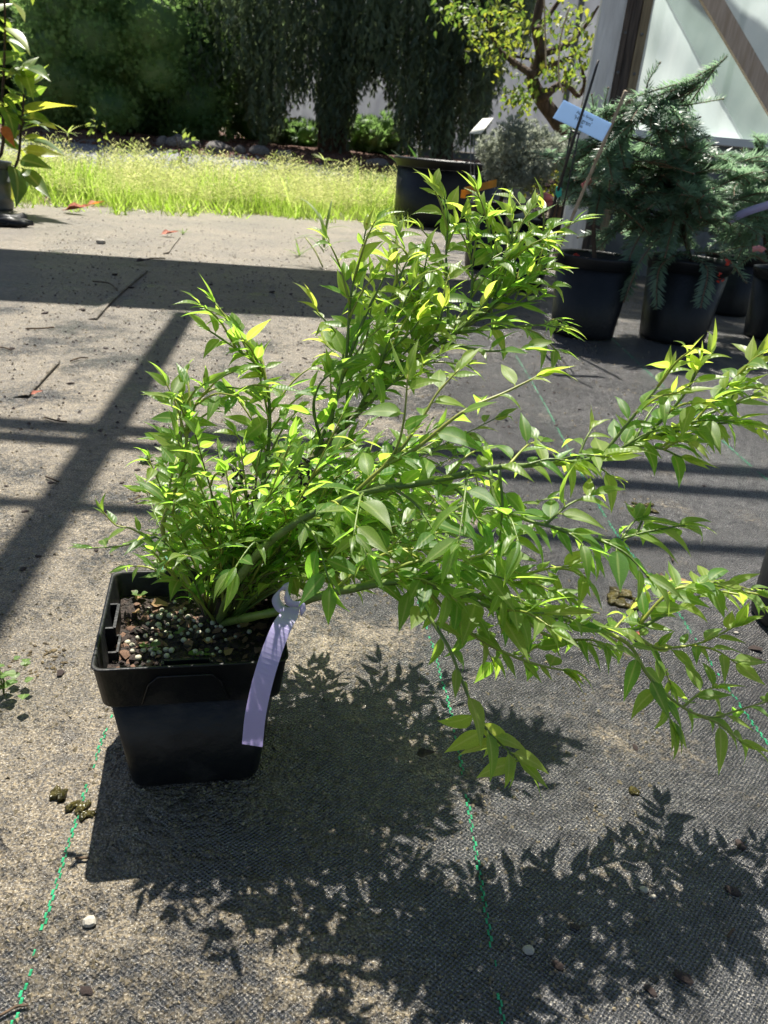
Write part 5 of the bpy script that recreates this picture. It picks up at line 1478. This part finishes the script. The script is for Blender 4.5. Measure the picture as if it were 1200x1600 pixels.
# pale chips and red petals on the soils
pale = [rock_mesh('pale_chip', M['pebble'], 80 + k, (1.2, .8, .5), 1, .3) for k in range(3)]
for (rt_, c, Rr, h_, n_) in ((P1, f1, .124, .245, 70), (P2, f2, .13, .255, 40)):
    for k in range(n_):
        a = random.uniform(0, 6.28); q = Rr * .9 * math.sqrt(random.random())
        put('pale_chip', random.choice(pale), rt_, (c[0] + q * math.cos(a), c[1] + q * math.sin(a), h_ * .87 + .012 * (1 - q / Rr) + .004), random.uniform(.005, .010))
# moss cushion
mo = link('moss_cushion', rock_mesh('moss_cushion', M['bluefir'], 90, (1, 1, .5), 2, .18)); mo.location = (s2[0] - .03, s2[1] - .03, h2_ * .97); mo.scale = (.06,) * 3
tag(mo, 'pale moss cushion on the soil of the pot beside the firs', 'moss')

# ================================================================== FIRS
ndl_v = np.array([(0, 0, 0), (.45, -.060, .03), (.45, .060, .03), (1, 0, -.08)]); ndl_f = [(0, 1, 2), (1, 3, 2)]
def fir(name, label, base, trunk, shoots, rnd, nl, seed, mat='fir', group='firs in black pots', density=.0058, centre=None, rad=None):
    r = np.random.default_rng(seed); rd = random.Random(seed)
    rt = root(name, tuple(base), label, 'fir tree', group)
    T = smooth_path(trunk, 6)
    mb = MB(); mb.tube(T, np.linspace(.007, .0030, len(T)), 7); mb.build('trunk', M['bark'], rt)
    mats_ = []
    def needles(P, s0=0.0):
        seg = np.linalg.norm(np.diff(P, axis=0), axis=1); cum = np.concatenate([[0], np.cumsum(seg)])
        s = s0
        while s < cum[-1]:
            p = np.array([np.interp(s, cum, P[:, i]) for i in range(3)]); q = np.array([np.interp(min(cum[-1], s + .01), cum, P[:, i]) for i in range(3)]); q0 = np.array([np.interp(max(0, s - .01), cum, P[:, i]) for i in range(3)])
            t = nrm(q - q0); hor = nrm(np.cross(t, [0, 0, 1.0])); upv = np.cross(hor, t)
            for sg in (-1, 1):
                for lay in (0, 1):
                    a = r.uniform(-.15, .25) + lay * r.uniform(.3, .8)
                    dd = t * r.uniform(.45, .8) + (hor * sg * math.cos(a) + upv * math.sin(a)) * .9
                    L = nl * r.uniform(.75, 1.15) * (.55 + .45 * min(1, (cum[-1] - s) / .03))
                    m = frames(dd[None], (upv + r.normal(0, .15, 3))[None], np.array([[L, L * 1.15, L]]))[0]; m[:3, 3] = p
                    mats_.append(m)
            s += density * r.uniform(.8, 1.2)
    def shoot(pts, r0=.0028, nd=True, nm='branch'):
        P = smooth_path(pts, 4); mb = MB(); mb.tube(P, np.linspace(r0, r0 * .55, len(P)), 5); mb.tube([P[-1], P[-1] + nrm(P[-1] - P[-2]) * .004, P[-1] + nrm(P[-1] - P[-2]) * .007], [r0 * .9, r0 * 1.1, r0 * .3], 5)
        mb.build(nm, M['fir_twig'], rt)
        if nd: needles(P)
        return P
    needles(T, .35 * np.linalg.norm(T[-1] - T[0]))
    for s in shoots:
        shoot(s)
    for k in range(rnd):
        i = rd.randint(int(len(T) * .25), len(T) - 2); p = T[i]
        if centre is not None:
            dd = r.normal(size=3); dd /= np.linalg.norm(dd); e = centre + dd * rad * rd.uniform(.55, 1.0) + np.array([0, 0, .03])
        else:
            a = rd.uniform(0, 6.28); l = rd.uniform(.12, .26); e = p + np.array([math.cos(a) * l, math.sin(a) * l, rd.uniform(-.04, .10)])
        mid = (p + e) / 2 + np.array([0, 0, .02])
        P = shoot([p, mid, e])
        hv = nrm(e - p); side = nrm(np.cross(hv, [0, 0, 1.0]))
        for q in (2, 4, 5, 6):
            for sg in (-1, 1):
                if rd.random() < .42:
                    b = P[q]; l = rd.uniform(.05, .10)
                    ee = b + (hv * .75 + side * sg * .8) * l + np.array([0, 0, rd.uniform(-.03, .01)])
                    shoot([b, (b + ee) / 2 + [0, 0, .004], ee], .0018, True, 'twig')
    m = np.array(mats_); v, f, ti, rb = scatter(ndl_v, ndl_f, m)
    stuff_part('needles', (v, f, ti, rb), M[mat], rt)
    return rt
yb = f1[1]
fir('fir_tree', 'fir with a long leading shoot rising in front of the greenhouse film', (f1[0], f1[1], .21), [np.array([f1[0], f1[1], .21]), D(930, 330, yb), D(962, 226, yb), D(1005, 172, yb), D(1062, 150, yb), D(1100, 122, yb), D(1136, 88, yb)],
    [[D(1008, 165, yb), D(1012, 130, yb), D(1030, 100, yb)], [D(1010, 170, yb), D(1060, 166, yb + .04), D(1128, 155, yb + .05)], [D(1000, 190, yb), D(1045, 205, yb), D(1092, 184, yb)], [D(985, 215, yb), D(1050, 232, yb - .05), D(1106, 213, yb - .05)], [D(980, 240, yb), D(1050, 262, yb - .05), D(1103, 228, yb - .06)], [D(965, 225, yb), D(945, 175, yb), D(950, 140, yb)], [D(960, 240, yb), D(932, 190, yb + .05), D(925, 150, yb + .05)], [D(935, 320, yb), D(900, 300, yb), D(880, 318, yb - .05)], [D(960, 235, yb), D(985, 190, yb), D(990, 150, yb)]],
    26, .036, 3, centre=D(965, 270, yb), rad=np.array([.24, .16, .17]))
yb = f2[1]
fir('fir_tree', 'largest spreading fir with low flat sprays drooping over its black pot', (f2[0], f2[1], .22), [np.array([f2[0] + .02, f2[1], .22]), D(1072, 380, yb), D(1062, 330, yb), D(1068, 280, yb), D(1075, 235, yb)],
    [[D(1075, 398, yb - .02), D(1050, 394, yb - .05), D(998, 350, yb - .08), D(966, 322, yb - .08), D(925, 290, yb - .05)], [D(1060, 395, yb - .06), D(1030, 420, yb - .14), D(1025, 480, yb - .17)], [D(1075, 398, yb - .06), D(1105, 420, yb - .14), D(1095, 478, yb - .17)], [D(1085, 395, yb - .04), D(1130, 400, yb - .10), D(1165, 440, yb - .12)], [D(1030, 370, yb - .08), D(1000, 410, yb - .15), D(975, 470, yb - .13)], [D(1010, 350, yb - .05), D(985, 400, yb - .1), D(982, 440, yb - .1)]],
    60, .037, 5, centre=D(1065, 335, yb), rad=np.array([.42, .20, .22]))
yb = f3[1]
fir('fir_tree', 'fir at the right edge with bluish flat sprays', (f3[0], f3[1], .2), [np.array([f3[0], f3[1], .2]), D(1200, 400, yb), D(1192, 330, yb), D(1190, 250, yb), D(1180, 222, yb)],
    [[D(1195, 410, yb), D(1175, 400, yb - .08), D(1145, 425, yb - .1)], [D(1200, 390, yb), D(1165, 385, yb - .05), D(1125, 395, yb - .08)], [D(1192, 270, yb), D(1172, 250, yb), D(1160, 235, yb)]],
    26, .035, 6, centre=D(1200, 335, yb), rad=np.array([.24, .18, .22]))
yb = f4[1] + .3
fir('fir_tree', 'dark fir standing behind the largest fir against the base of the greenhouse', (f4[0], f4[1], .2), [np.array([f4[0], f4[1], .2]), D(1125, 380, yb), D(1135, 320, yb), D(1150, 270, yb)], [], 14, .034, 8, centre=D(1110, 330, yb), rad=np.array([.28, .16, .17]))
fir('fir_tree', 'low fir sprays spreading behind the label stakes', (s2[0], s2[1], h2_), [np.array([s2[0], s2[1], h2_ * .9]), D(860, 320, 3.3), D(890, 270, 3.3), D(905, 235, 3.3)], [], 14, .034, 9, centre=D(905, 290, 3.2), rad=np.array([.20, .15, .16]))

# red petals
for (px, py, Y, rt_lab) in ((912, 404, f1[1] - .02, 'bright red petal on the pale chips of the left fir pot'), (899, 399, f1[1] + .02, 'small red petal beside the brighter red petal in the left fir pot'), (958, 412, f1[1] - .03, 'flat red petal at the right rim of the left fir pot'), (1140, 410, f2[1] - .16, 'red flower scrap caught in the fir sprays on the right'), (1128, 436, f2[1] - .17, 'red drooping flower scrap low in the fir sprays')):
    mb = MB(); c = D(px, py, Y)
    for k in range(7):
        lt_ = leaf_template(.3, .3, .6); a = random.uniform(0, 6.28); m = frames(np.array([[math.cos(a), math.sin(a), random.uniform(-.5, .6)]]), rng.normal(size=(1, 3)), np.array([.014]))[0]; mb.add(lt_[0] @ m[:3, :3].T + c + rng.normal(0, .005, 3), lt_[1])
    o = mb.mesh('red_petal', M['redbit']); ob = link('red_petal', o); tag(ob, rt_lab, 'petal', 'red petals among the firs')

# ================================================================== BLUE GREY CONIFER, TAGS AND LABELS
bc = D(818, 240, 3.9)
bt = root('blue_conifer', (s1[0], s1[1], h1 * .9), 'small blue grey bushy conifer in the pot with the orange yellow tag', 'conifer')
lob = []
for k in range(15):
    a = k * 2.4; lob.append((D(818 + 52 * math.cos(a) * (.3 + .7 * random.random()), 240 + 38 * math.sin(a) * (.3 + .7 * random.random()), 3.9 + random.uniform(-.14, .14)), np.array([.085, .08, .07])))
lob += [(D(770 + 12 * k, 268 + 5 * k, 3.85), np.array([.05, .05, .045])) for k in range(3)]
stuff_part('foliage', lobes_foliage(lob, 6500, .022, tuft_template(6, 1.0, .16, 5), .8, False), M['bluefir'], bt)
tb = np.array([s1[0] + .02, s1[1], h1 * .9])
mb = MB(); P = smooth_path([tb, D(790, 285, 3.9), D(803, 240, 3.9), D(815, 200, 3.9)], 4); mb.tube(P, np.linspace(.012, .004, len(P)), 6); mb.build('trunk', M['bark'], bt)
for k in range(16):
    i = random.randint(4, len(P) - 1); e = random.choice(lob)[0]; mb = MB(); mb.tube([P[i], (P[i] + e) / 2 + [0, 0, .01], e], [.004, .003, .0015], 5); mb.build('branch', M['fir_twig'], bt)
c = D(858, 285, 4.0); leafy_blob('yellow_green_plant', 'low yellow green plant between the blue grey conifer and the firs', 'plant', c, (.13, .12, .11), 210, .032, 'maple', .2, 1.0, 6, .0, 6)
def plate(name, px4, Ys, th, mat, parent):
    q = [D(a, b, y) for (a, b), y in zip(px4, Ys)]
    nn = nrm(np.cross(q[1] - q[0], q[3] - q[0]))
    if nn @ (CAMP - q[0]) < 0: nn = -nn
    mb = MB(); mb.add(q + [p - nn * th for p in q], [(0, 1, 2, 3), (7, 6, 5, 4), (0, 4, 5, 1), (1, 5, 6, 2), (2, 6, 7, 3), (3, 7, 4, 0)])
    return mb.build(name, M[mat], parent, smooth=False), q, nn
# white label on wire legs
wl = root('wire_label', tuple(D(738, 312, 3.75)), 'small white label tilted on two wire legs in the conifer pot', 'plant label')
plate('label_plate', [(733, 208), (752, 208), (771, 184), (754, 185)], (3.72, 3.72, 3.84, 3.84), .003, 'label_white', wl)
for a, b in (((735, 208), (736, 310)), ((740, 209), (742, 310))):
    mb = MB(); mb.tube([D(*a, 3.73), D(*b, 3.75)], .0022, 5); mb.build('wire_leg', M['metal'], wl)
mb = MB(); mb.tube([D(739, 275, 3.73), D(741, 313, 3.74)], .009, 6); mb.build('stake_foot', M['white'], wl)
# orange yellow tag
yt = root('yellow_tag', tuple(D(725, 302, 3.7)), 'orange yellow strip tag sticking out of the conifer pot', 'tag')
mb = MB(); P = smooth_path([D(725, 299, 3.68), D(738, 296, 3.66), D(756, 291, 3.67), D(776, 286, 3.70)], 4); v = []
for i, p in enumerate(P):
    w = np.array([0, .006, .0155]); v += [p - w, p + w, p + w + [0, .001, 0], p - w + [0, .001, 0]]
mb.add(v, [(i * 4 + a, i * 4 + (a + 1) % 4, (i + 1) * 4 + (a + 1) % 4, (i + 1) * 4 + a) for i in range(len(P) - 1) for a in range(4)] + [(3, 2, 1, 0), tuple((len(P) - 1) * 4 + a for a in range(4))])
mb.build('strip', M['yellowtag'], yt, smooth=False)
mb = MB(); v = []; p0_ = D(723, 300, 3.66); mb.box(p0_ + np.array([.004, -.002, -.008]), (.022, .002, .034)); mb.build('folded_end', M['yellowtag'], yt, smooth=False)
# pale blue printed label on stakes
ys = 2.22
sg = root('printed_label', tuple(D(860, 398, 2.37)), 'pale blue printed name label tilted on dark wire legs in front of the firs', 'plant label')
lab, q, nn = plate('label_plate', [(864, 184), (941, 221), (956, 193), (881, 156)], (ys, ys + .01, ys + .02, ys + .01), .002, 'label_blue', sg)
xd = nrm(q[1] - q[0]); yd = nrm(np.cross(nn, xd)); ctr = sum(q) / 4
def lettering(txt, size, off):
    cu = bpy.data.curves.new('lettering', 'FONT'); cu.body = txt; cu.size = size; cu.align_x = 'CENTER'; cu.align_y = 'CENTER'; cu.extrude = .0002
    cu.materials.append(M['ink'])
    tmp = bpy.data.objects.new('lettering_curve', cu); COL.objects.link(tmp)
    me = bpy.data.meshes.new_from_object(tmp.evaluated_get(bpy.context.evaluated_depsgraph_get()))
    bpy.data.objects.remove(tmp); bpy.data.curves.remove(cu)
    me.materials.clear(); me.materials.append(M['ink'])
    o = link('lettering', me, sg)
    p = ctr + yd * off + nn * .0012
    o.matrix_basis = Matrix(((xd[0], yd[0], nn[0], p[0]), (xd[1], yd[1], nn[1], p[1]), (xd[2], yd[2], nn[2], p[2]), (0, 0, 0, 1)))
lettering('Abies firma', .0105, .012); lettering("'Halgren'", .0145, -.001); lettering('#6', .0105, -.014)
for a, b in (((893, 200), (858, 400)), ((905, 206), (864, 400))):
    mb = MB(); mb.tube([D(*a, ys + .012), D(*b, 2.37)], .0022, 5); mb.build('wire_leg', M['blackrod'], sg)
mb = MB(); mb.tube([D(893, 204, ys + .01), D(906, 210, ys + .01)], .0022, 5); mb.build('cross_wire', M['blackrod'], sg)
br_ = root('black_rod', tuple(D(852, 402, 2.36)), 'thin black rod leaning across the front of the pale blue label', 'rod')
mb = MB(); P = smooth_path([D(843, 402, 2.36), D(866, 318, 2.27), D(893, 228, ys - .03), D(915, 160, ys - .03), D(935, 94, ys - .03)], 4); mb.tube(P, np.linspace(.005, .0032, len(P)), 6); mb.build('shaft', M['blackrod'], br_)
bs = root('bamboo_stake', tuple(D(872, 400, 2.40)), 'pale bamboo cane leaning behind the pale blue label', 'stake')
mb = MB(); P = np.linspace(D(868, 400, 2.42), D(978, 142, ys + .06), 13); P[0] = D(868, 400, 2.42); mb.tube(P, [.0045 if i % 4 else .0056 for i in range(13)], 7); mb.build('cane', M['bamboo'], bs)
tt = link('teal_tie', rock_mesh('teal_tie', M['teal'], 95, (.8, .5, 1.4), 1, .35)); tt.location = tuple(D(873, 299, 2.25)); tt.scale = (.012,) * 3; tag(tt, 'small teal plastic tie at the foot of the black rod', 'tie')
def ribbon(name, label, cat, pts, w, mat):
    rt = root(name, tuple(D(*pts[0])), label, cat); P = smooth_path([D(*p) for p in pts], 5); mb = MB(); v = []
    for i, p in enumerate(P):
        t = nrm(P[min(len(P) - 1, i + 1)] - P[max(0, i - 1)]); s_ = nrm(np.cross(t, [0.2, 1.0, .3])) * w; v += [p - s_, p + s_, p + s_ + [0, .0015, 0], p - s_ + [0, .0015, 0]]
    mb.add(v, [(i * 4 + a, i * 4 + (a + 1) % 4, (i + 1) * 4 + (a + 1) % 4, (i + 1) * 4 + a) for i in range(len(P) - 1) for a in range(4)])
    mb.build('strip', M[mat], rt); return rt
ribbon('pink_tag', 'faded pink tag curled on the soil left of the black rod', 'tag', [(828, 322, 3.05), (838, 312, 3.0), (850, 308, 3.0), (860, 313, 3.02), (856, 322, 3.03)], .017, 'pink')
ribbon('pink_tag', 'pale pink tag on a branch between the stakes and the largest fir', 'tag', [(909, 292, 2.6), (920, 284, 2.6), (932, 279, 2.62), (942, 274, 2.65)], .008, 'pink')
ribbon('lilac_tag', 'lilac strip tag among the firs at the right edge', 'tag', [(1138, 346, 2.5), (1160, 334, 2.48), (1185, 325, 2.47), (1215, 316, 2.47)], .012, 'purple')
ribbon('pink_tag', 'small coral pink tag at the right among the fir sprays', 'tag', [(1176, 390, 2.35), (1186, 388, 2.35), (1194, 392, 2.36)], .008, 'pink')

# ================================================================== THINGS LYING ON THE FABRIC
M['moss'] = pmat('brown_moss', (0.05, 0.036, 0.016), (0.15, 0.11, 0.05), 90, 0.85, 0.8, 200)
def lumps(name, label, cat, px, py, n, spread, size, mat, seed, flat=.5):
    r = np.random.default_rng(seed); c = G(px, py); mb = MB()
    import bmesh
    for k in range(n):
        bm = bmesh.new(); bmesh.ops.create_icosphere(bm, subdivisions=2, radius=1)
        ph = r.uniform(0, 6, 6)
        v = np.array([tuple(q.co) for q in bm.verts]); f = [tuple(q.index for q in fc.verts) for fc in bm.faces]; bm.free()
        w = 1 + .28 * np.sin(v[:, 0] * 4 + ph[0]) * np.sin(v[:, 1] * 5 + ph[1]) + .18 * np.sin(v[:, 2] * 7 + ph[2] + v[:, 0] * 6)
        s = size * r.uniform(.5, 1.1); a = r.uniform(0, 6.28); rr = spread * math.sqrt(r.random())
        ro = np.array([[math.cos(a), -math.sin(a), 0], [math.sin(a), math.cos(a), 0], [0, 0, 1]])
        v = (v * w[:, None] * np.array([1.3, .8, flat]) * s) @ ro.T
        mb.add(v + c + np.array([rr * math.cos(a * 3), rr * math.sin(a * 3), flat * s * .55]), f)
    o = link(name, mb.mesh(name, M[mat])); tag(o, label, cat); return o
lumps('algae_clump', 'glistening wet jelly clump on the fabric under the right branches', 'algae', 975, 938, 16, .020, .0075, 'algae', 1, .45)
lumps('algae_clump', 'smaller brown algae crumbs above the glistening jelly clump', 'algae', 1005, 795, 16, .022, .0055, 'algae', 2, .5)
lumps('algae_clump', 'dark olive algae scrap left of the pot shadow', 'algae', 95, 1240, 6, .005, .0042, 'algae', 3, .7)
lumps('algae_clump', 'wrinkled olive algae strip touching the left side of the pot shadow', 'algae', 130, 1262, 9, .010, .0042, 'algae', 4, .6)
lumps('algae_clump', 'small amber algae flake below the right branches', 'algae', 990, 1238, 5, .003, .0035, 'algae', 5, .5)
lumps('algae_clump', 'crumbly brown moss patch left of the shrub stems', 'moss', 225, 775, 30, .024, .0022, 'moss', 6, .4)
lumps('algae_clump', 'crumbly dark moss ridge at the left edge beside the clover weed', 'moss', 60, 1030, 40, .028, .0022, 'moss', 7, .35)
lumps('crumpled_plastic', 'crumpled dark plastic scrap in front of the grey pot', 'scrap', 22, 352, 8, .08, .055, 'blackplastic', 8, .5)
def flake(name, mat, seed, flat):
    return rock_mesh(name, mat, seed, flat, 1, .3)
lab_leaf = leaf_template(-.15, .5, .5, .3, .3)
for (px, py, L, rz, mat, lab) in ((1043, 910, .030, -.4, 'dryleaf', 'curled brown leaf right of the jelly clump'), (1030, 908, .016, 1.2, 'twig', 'tiny dark leaf scrap next to the curled brown leaf'), (648, 1186, .024, .1, 'chip_dark', 'dark oval leaf in the shrub shadow below the low branches'), (60, 318, .12, 1.4, 'chip_red', 'dark brown upright dead leaf at the edge of the grass'), (98, 332, .20, -.2, 'redleaf', 'long reddish leaf lying in front of the grass'), (135, 322, .12, .3, 'orange_leaf', 'orange leaf in the front of the grass'), (250, 369, .10, .2, 'redleaf', 'small red leaf on the pale dirt near the seam'), (200, 322, .08, .4, 'dryleaf', 'small tan leaf at the edge of the grass'), (210, 412, .07, .0, 'chip_dark', 'dark leaf by the top of the torn seam'), (48, 620, .030, .6, 'redleaf', 'orange brown leaf in the lower seam tear'), (985, 1000, .02, .5, 'redleaf', 'tiny reddish leaf among the low right twigs')):
    v, f, rib = lab_leaf
    o = link('fallen_leaf', raw_mesh('fallen_leaf', v * L * (.75 if L < .05 else .9), f, M[mat], None, rib)); P = G(px, py); o.location = (P[0], P[1], .004 + L * .04); o.rotation_euler = (0.1, -.1, rz); tag(o, lab, 'leaf')
ZN = {}
chips = [flake('bark_fragment', M['chip_dark'], 200 + k, (1.4, .75, .35)) for k in range(5)]
for (px, py, s) in ((992, 1168, .006), (898, 1450, .006), (872, 1510, .006), (1015, 1548, .007), (1068, 1530, .008), (1157, 1322, .009), (1145, 1395, .008), (1050, 1075, .009), (1180, 1015, .011), (1182, 1030, .007), (320, 970, .004), (140, 1443, .006), (135, 1550, .006), (95, 1053, .008), (150, 860, .006), (40, 800, .006), (35, 890, .006), (60, 870, .005), (80, 755, .007), (10, 760, .005), (160, 380, .02), (425, 457, .018), (455, 460, .014), (180, 430, .02), (205, 450, .016), (70, 490, .014), (130, 485, .015), (20, 545, .012), (110, 600, .010), (165, 545, .010), (185, 480, .012), (1190, 600, .01), (1160, 620, .008), (905, 640, .006), (870, 665, .007), (1100, 760, .006), (330, 445, .014), (215, 735, .006), (190, 755, .006), (165, 800, .005)):
    o = link('bark_fragment', random.choice(chips)); P = G(px, py); s *= .62; o.location = (P[0], P[1], s * .25); o.scale = (s,) * 3; o.rotation_euler = (random.uniform(-.2, .2), random.uniform(-.2, .2), random.uniform(0, 6.28))
    zone = ('among the leaf shadows at the lower right' if py > 1280 and px > 600 else 'in the lower left corner in full sun' if py > 1280 else 'under the low right branches' if px > 940 and py > 900 else 'on the clean fabric below the firs' if px > 840 else 'beside the left side of the square pot' if py > 780 else 'on the bare dirt near the torn seam' if py < 470 and px < 330 else 'on the wide shadow band' if py < 470 else 'around the crossing shadow bars at the left')
    tag(o, None, 'bark', 'dark bark fragments ' + zone); ZN.setdefault(zone, []).append((px, o))
ordw = ('second', 'third', 'fourth', 'fifth', 'sixth', 'seventh', 'eighth', 'ninth', 'tenth', 'eleventh', 'twelfth')
for zone, lst in ZN.items():
    lst.sort(key=lambda q: q[0])
    for i, (px, o) in enumerate(lst):
        o['label'] = ('leftmost' if i == 0 else 'rightmost' if i == len(lst) - 1 else ordw[i - 1] + ' from left') + ' dark bark fragment ' + zone
for (px, py, s, lab) in ((140, 1443, .007, 'pale grey pebble at the lower left of the fabric'), (1006, 1392, .005, 'larger of two tiny pale pebbles beside the leaf shadows'), (1021, 1402, .003, 'smaller of two tiny pale pebbles beside the leaf shadows'), (825, 1487, .006, 'cream pebble at the edge of the shrub shadow'), (1150, 990, .004, 'cream chip near the right edge twigs'), (158, 381, .03, 'pale stone on the dirt in front of the grass')):
    o = link('pebble', rock_mesh('pebble', M['pebble'], int(px), (1.1, .9, .7), 2, .12)); P = G(px, py); s *= .62; o.location = (P[0], P[1], s * .45); o.scale = (s,) * 3; tag(o, lab, 'pebble', 'pale pebbles on the fabric')
for i, (a, b, lab) in enumerate((((145, 442), (185, 458), 'short dark twig across the torn seam'), ((40, 516), (85, 514), 'thin bent twig on the dirt at the left'), ((0, 545), (18, 550), 'dark twig end at the left edge'), ((1045, 870), (1050, 880), 'tiny brown twig by the right green thread'), ((1135, 1468), (1145, 1455), 'orange brown splinter near the lower right shadow'), ((0, 1592), (45, 1574), 'thin reddish straw in the bottom left corner'), ((118, 1345), (140, 1345), 'thin brown straw left of the pot shadow'), ((245, 905), (262, 917), 'thin stick behind the pot rim'), ((70, 655), (105, 662), 'slim dark stick crossing the left shadow bar'), ((228, 408), (258, 406), 'thin tan twig beside the top of the seam'), ((72, 748), (92, 756), 'dark slender stick on the left of the fabric'), ((110, 567), (138, 562), 'curved brown stalk on the dirt above the left shadow bar'))):
    A_, B_ = G(*a), G(*b); A_[2] = B_[2] = .0022 * (1 + .5 * np.linalg.norm(A_)); mb = MB(); mid = (A_ + B_) / 2 + np.array([random.gauss(0, .10), random.gauss(0, .10), .015]) * np.linalg.norm(B_ - A_)
    mb.tube(smooth_path([A_, mid, B_], 4), .0008 * (1 + .7 * np.linalg.norm(A_[:2])), 5); o = link('twig', mb.mesh('twig', M['twig'])); tag(o, lab, 'twig')
# fine crumbs of dirt
tv = np.array([(1, 0, 0), (-.5, .8, 0), (-.5, -.8, 0), (.05, .05, .8)]); tf = [(0, 1, 3), (1, 2, 3), (2, 0, 3)]
n = 5200
yy = .25 + 3.6 * rng.random(n) ** 2.0; xx = rng.uniform(-.62, .45, n) * (.35 + yy * .62) - .04
m = frames(rng.normal(size=(n, 3)) * [1, 1, .2], np.tile([.1, .1, 1.0], (n, 1)), rng.uniform(.0007, .0022, n) * (1 + yy * .5)); m[:, :3, 3] = np.stack([xx, yy, np.full(n, .0002)], 1)
v, f, _, _ = scatter(tv, tf, m)
n = 1700
yy2 = 1.2 + 3.8 * rng.random(n); xx2 = rng.uniform(-.62, .30, n) * (.35 + yy2 * .62) - .04
m2 = frames(rng.normal(size=(n, 3)) * [1, 1, .2], np.tile([.1, .1, 1.0], (n, 1)), rng.uniform(.0018, .0058, n)); m2[:, :3, 3] = np.stack([xx2, yy2, np.full(n, .0002)], 1)
vd, fd, _, _ = scatter(tv, tf, m2)
tag(link('bark_crumbs', raw_mesh('bark_crumbs', vd, fd, M['chip_dark'], smooth=False)), 'dark bark crumbs strewn over the dusty fabric before the grass', kind='stuff')
M['crumb'] = pmat('sandy_crumbs', (.09, .07, .04), (.30, .25, .16), 90, .8)
tag(link('dirt_crumbs', raw_mesh('dirt_crumbs', v, f, M['crumb'], smooth=False)), 'fine sandy crumbs scattered over the woven fabric', kind='stuff')
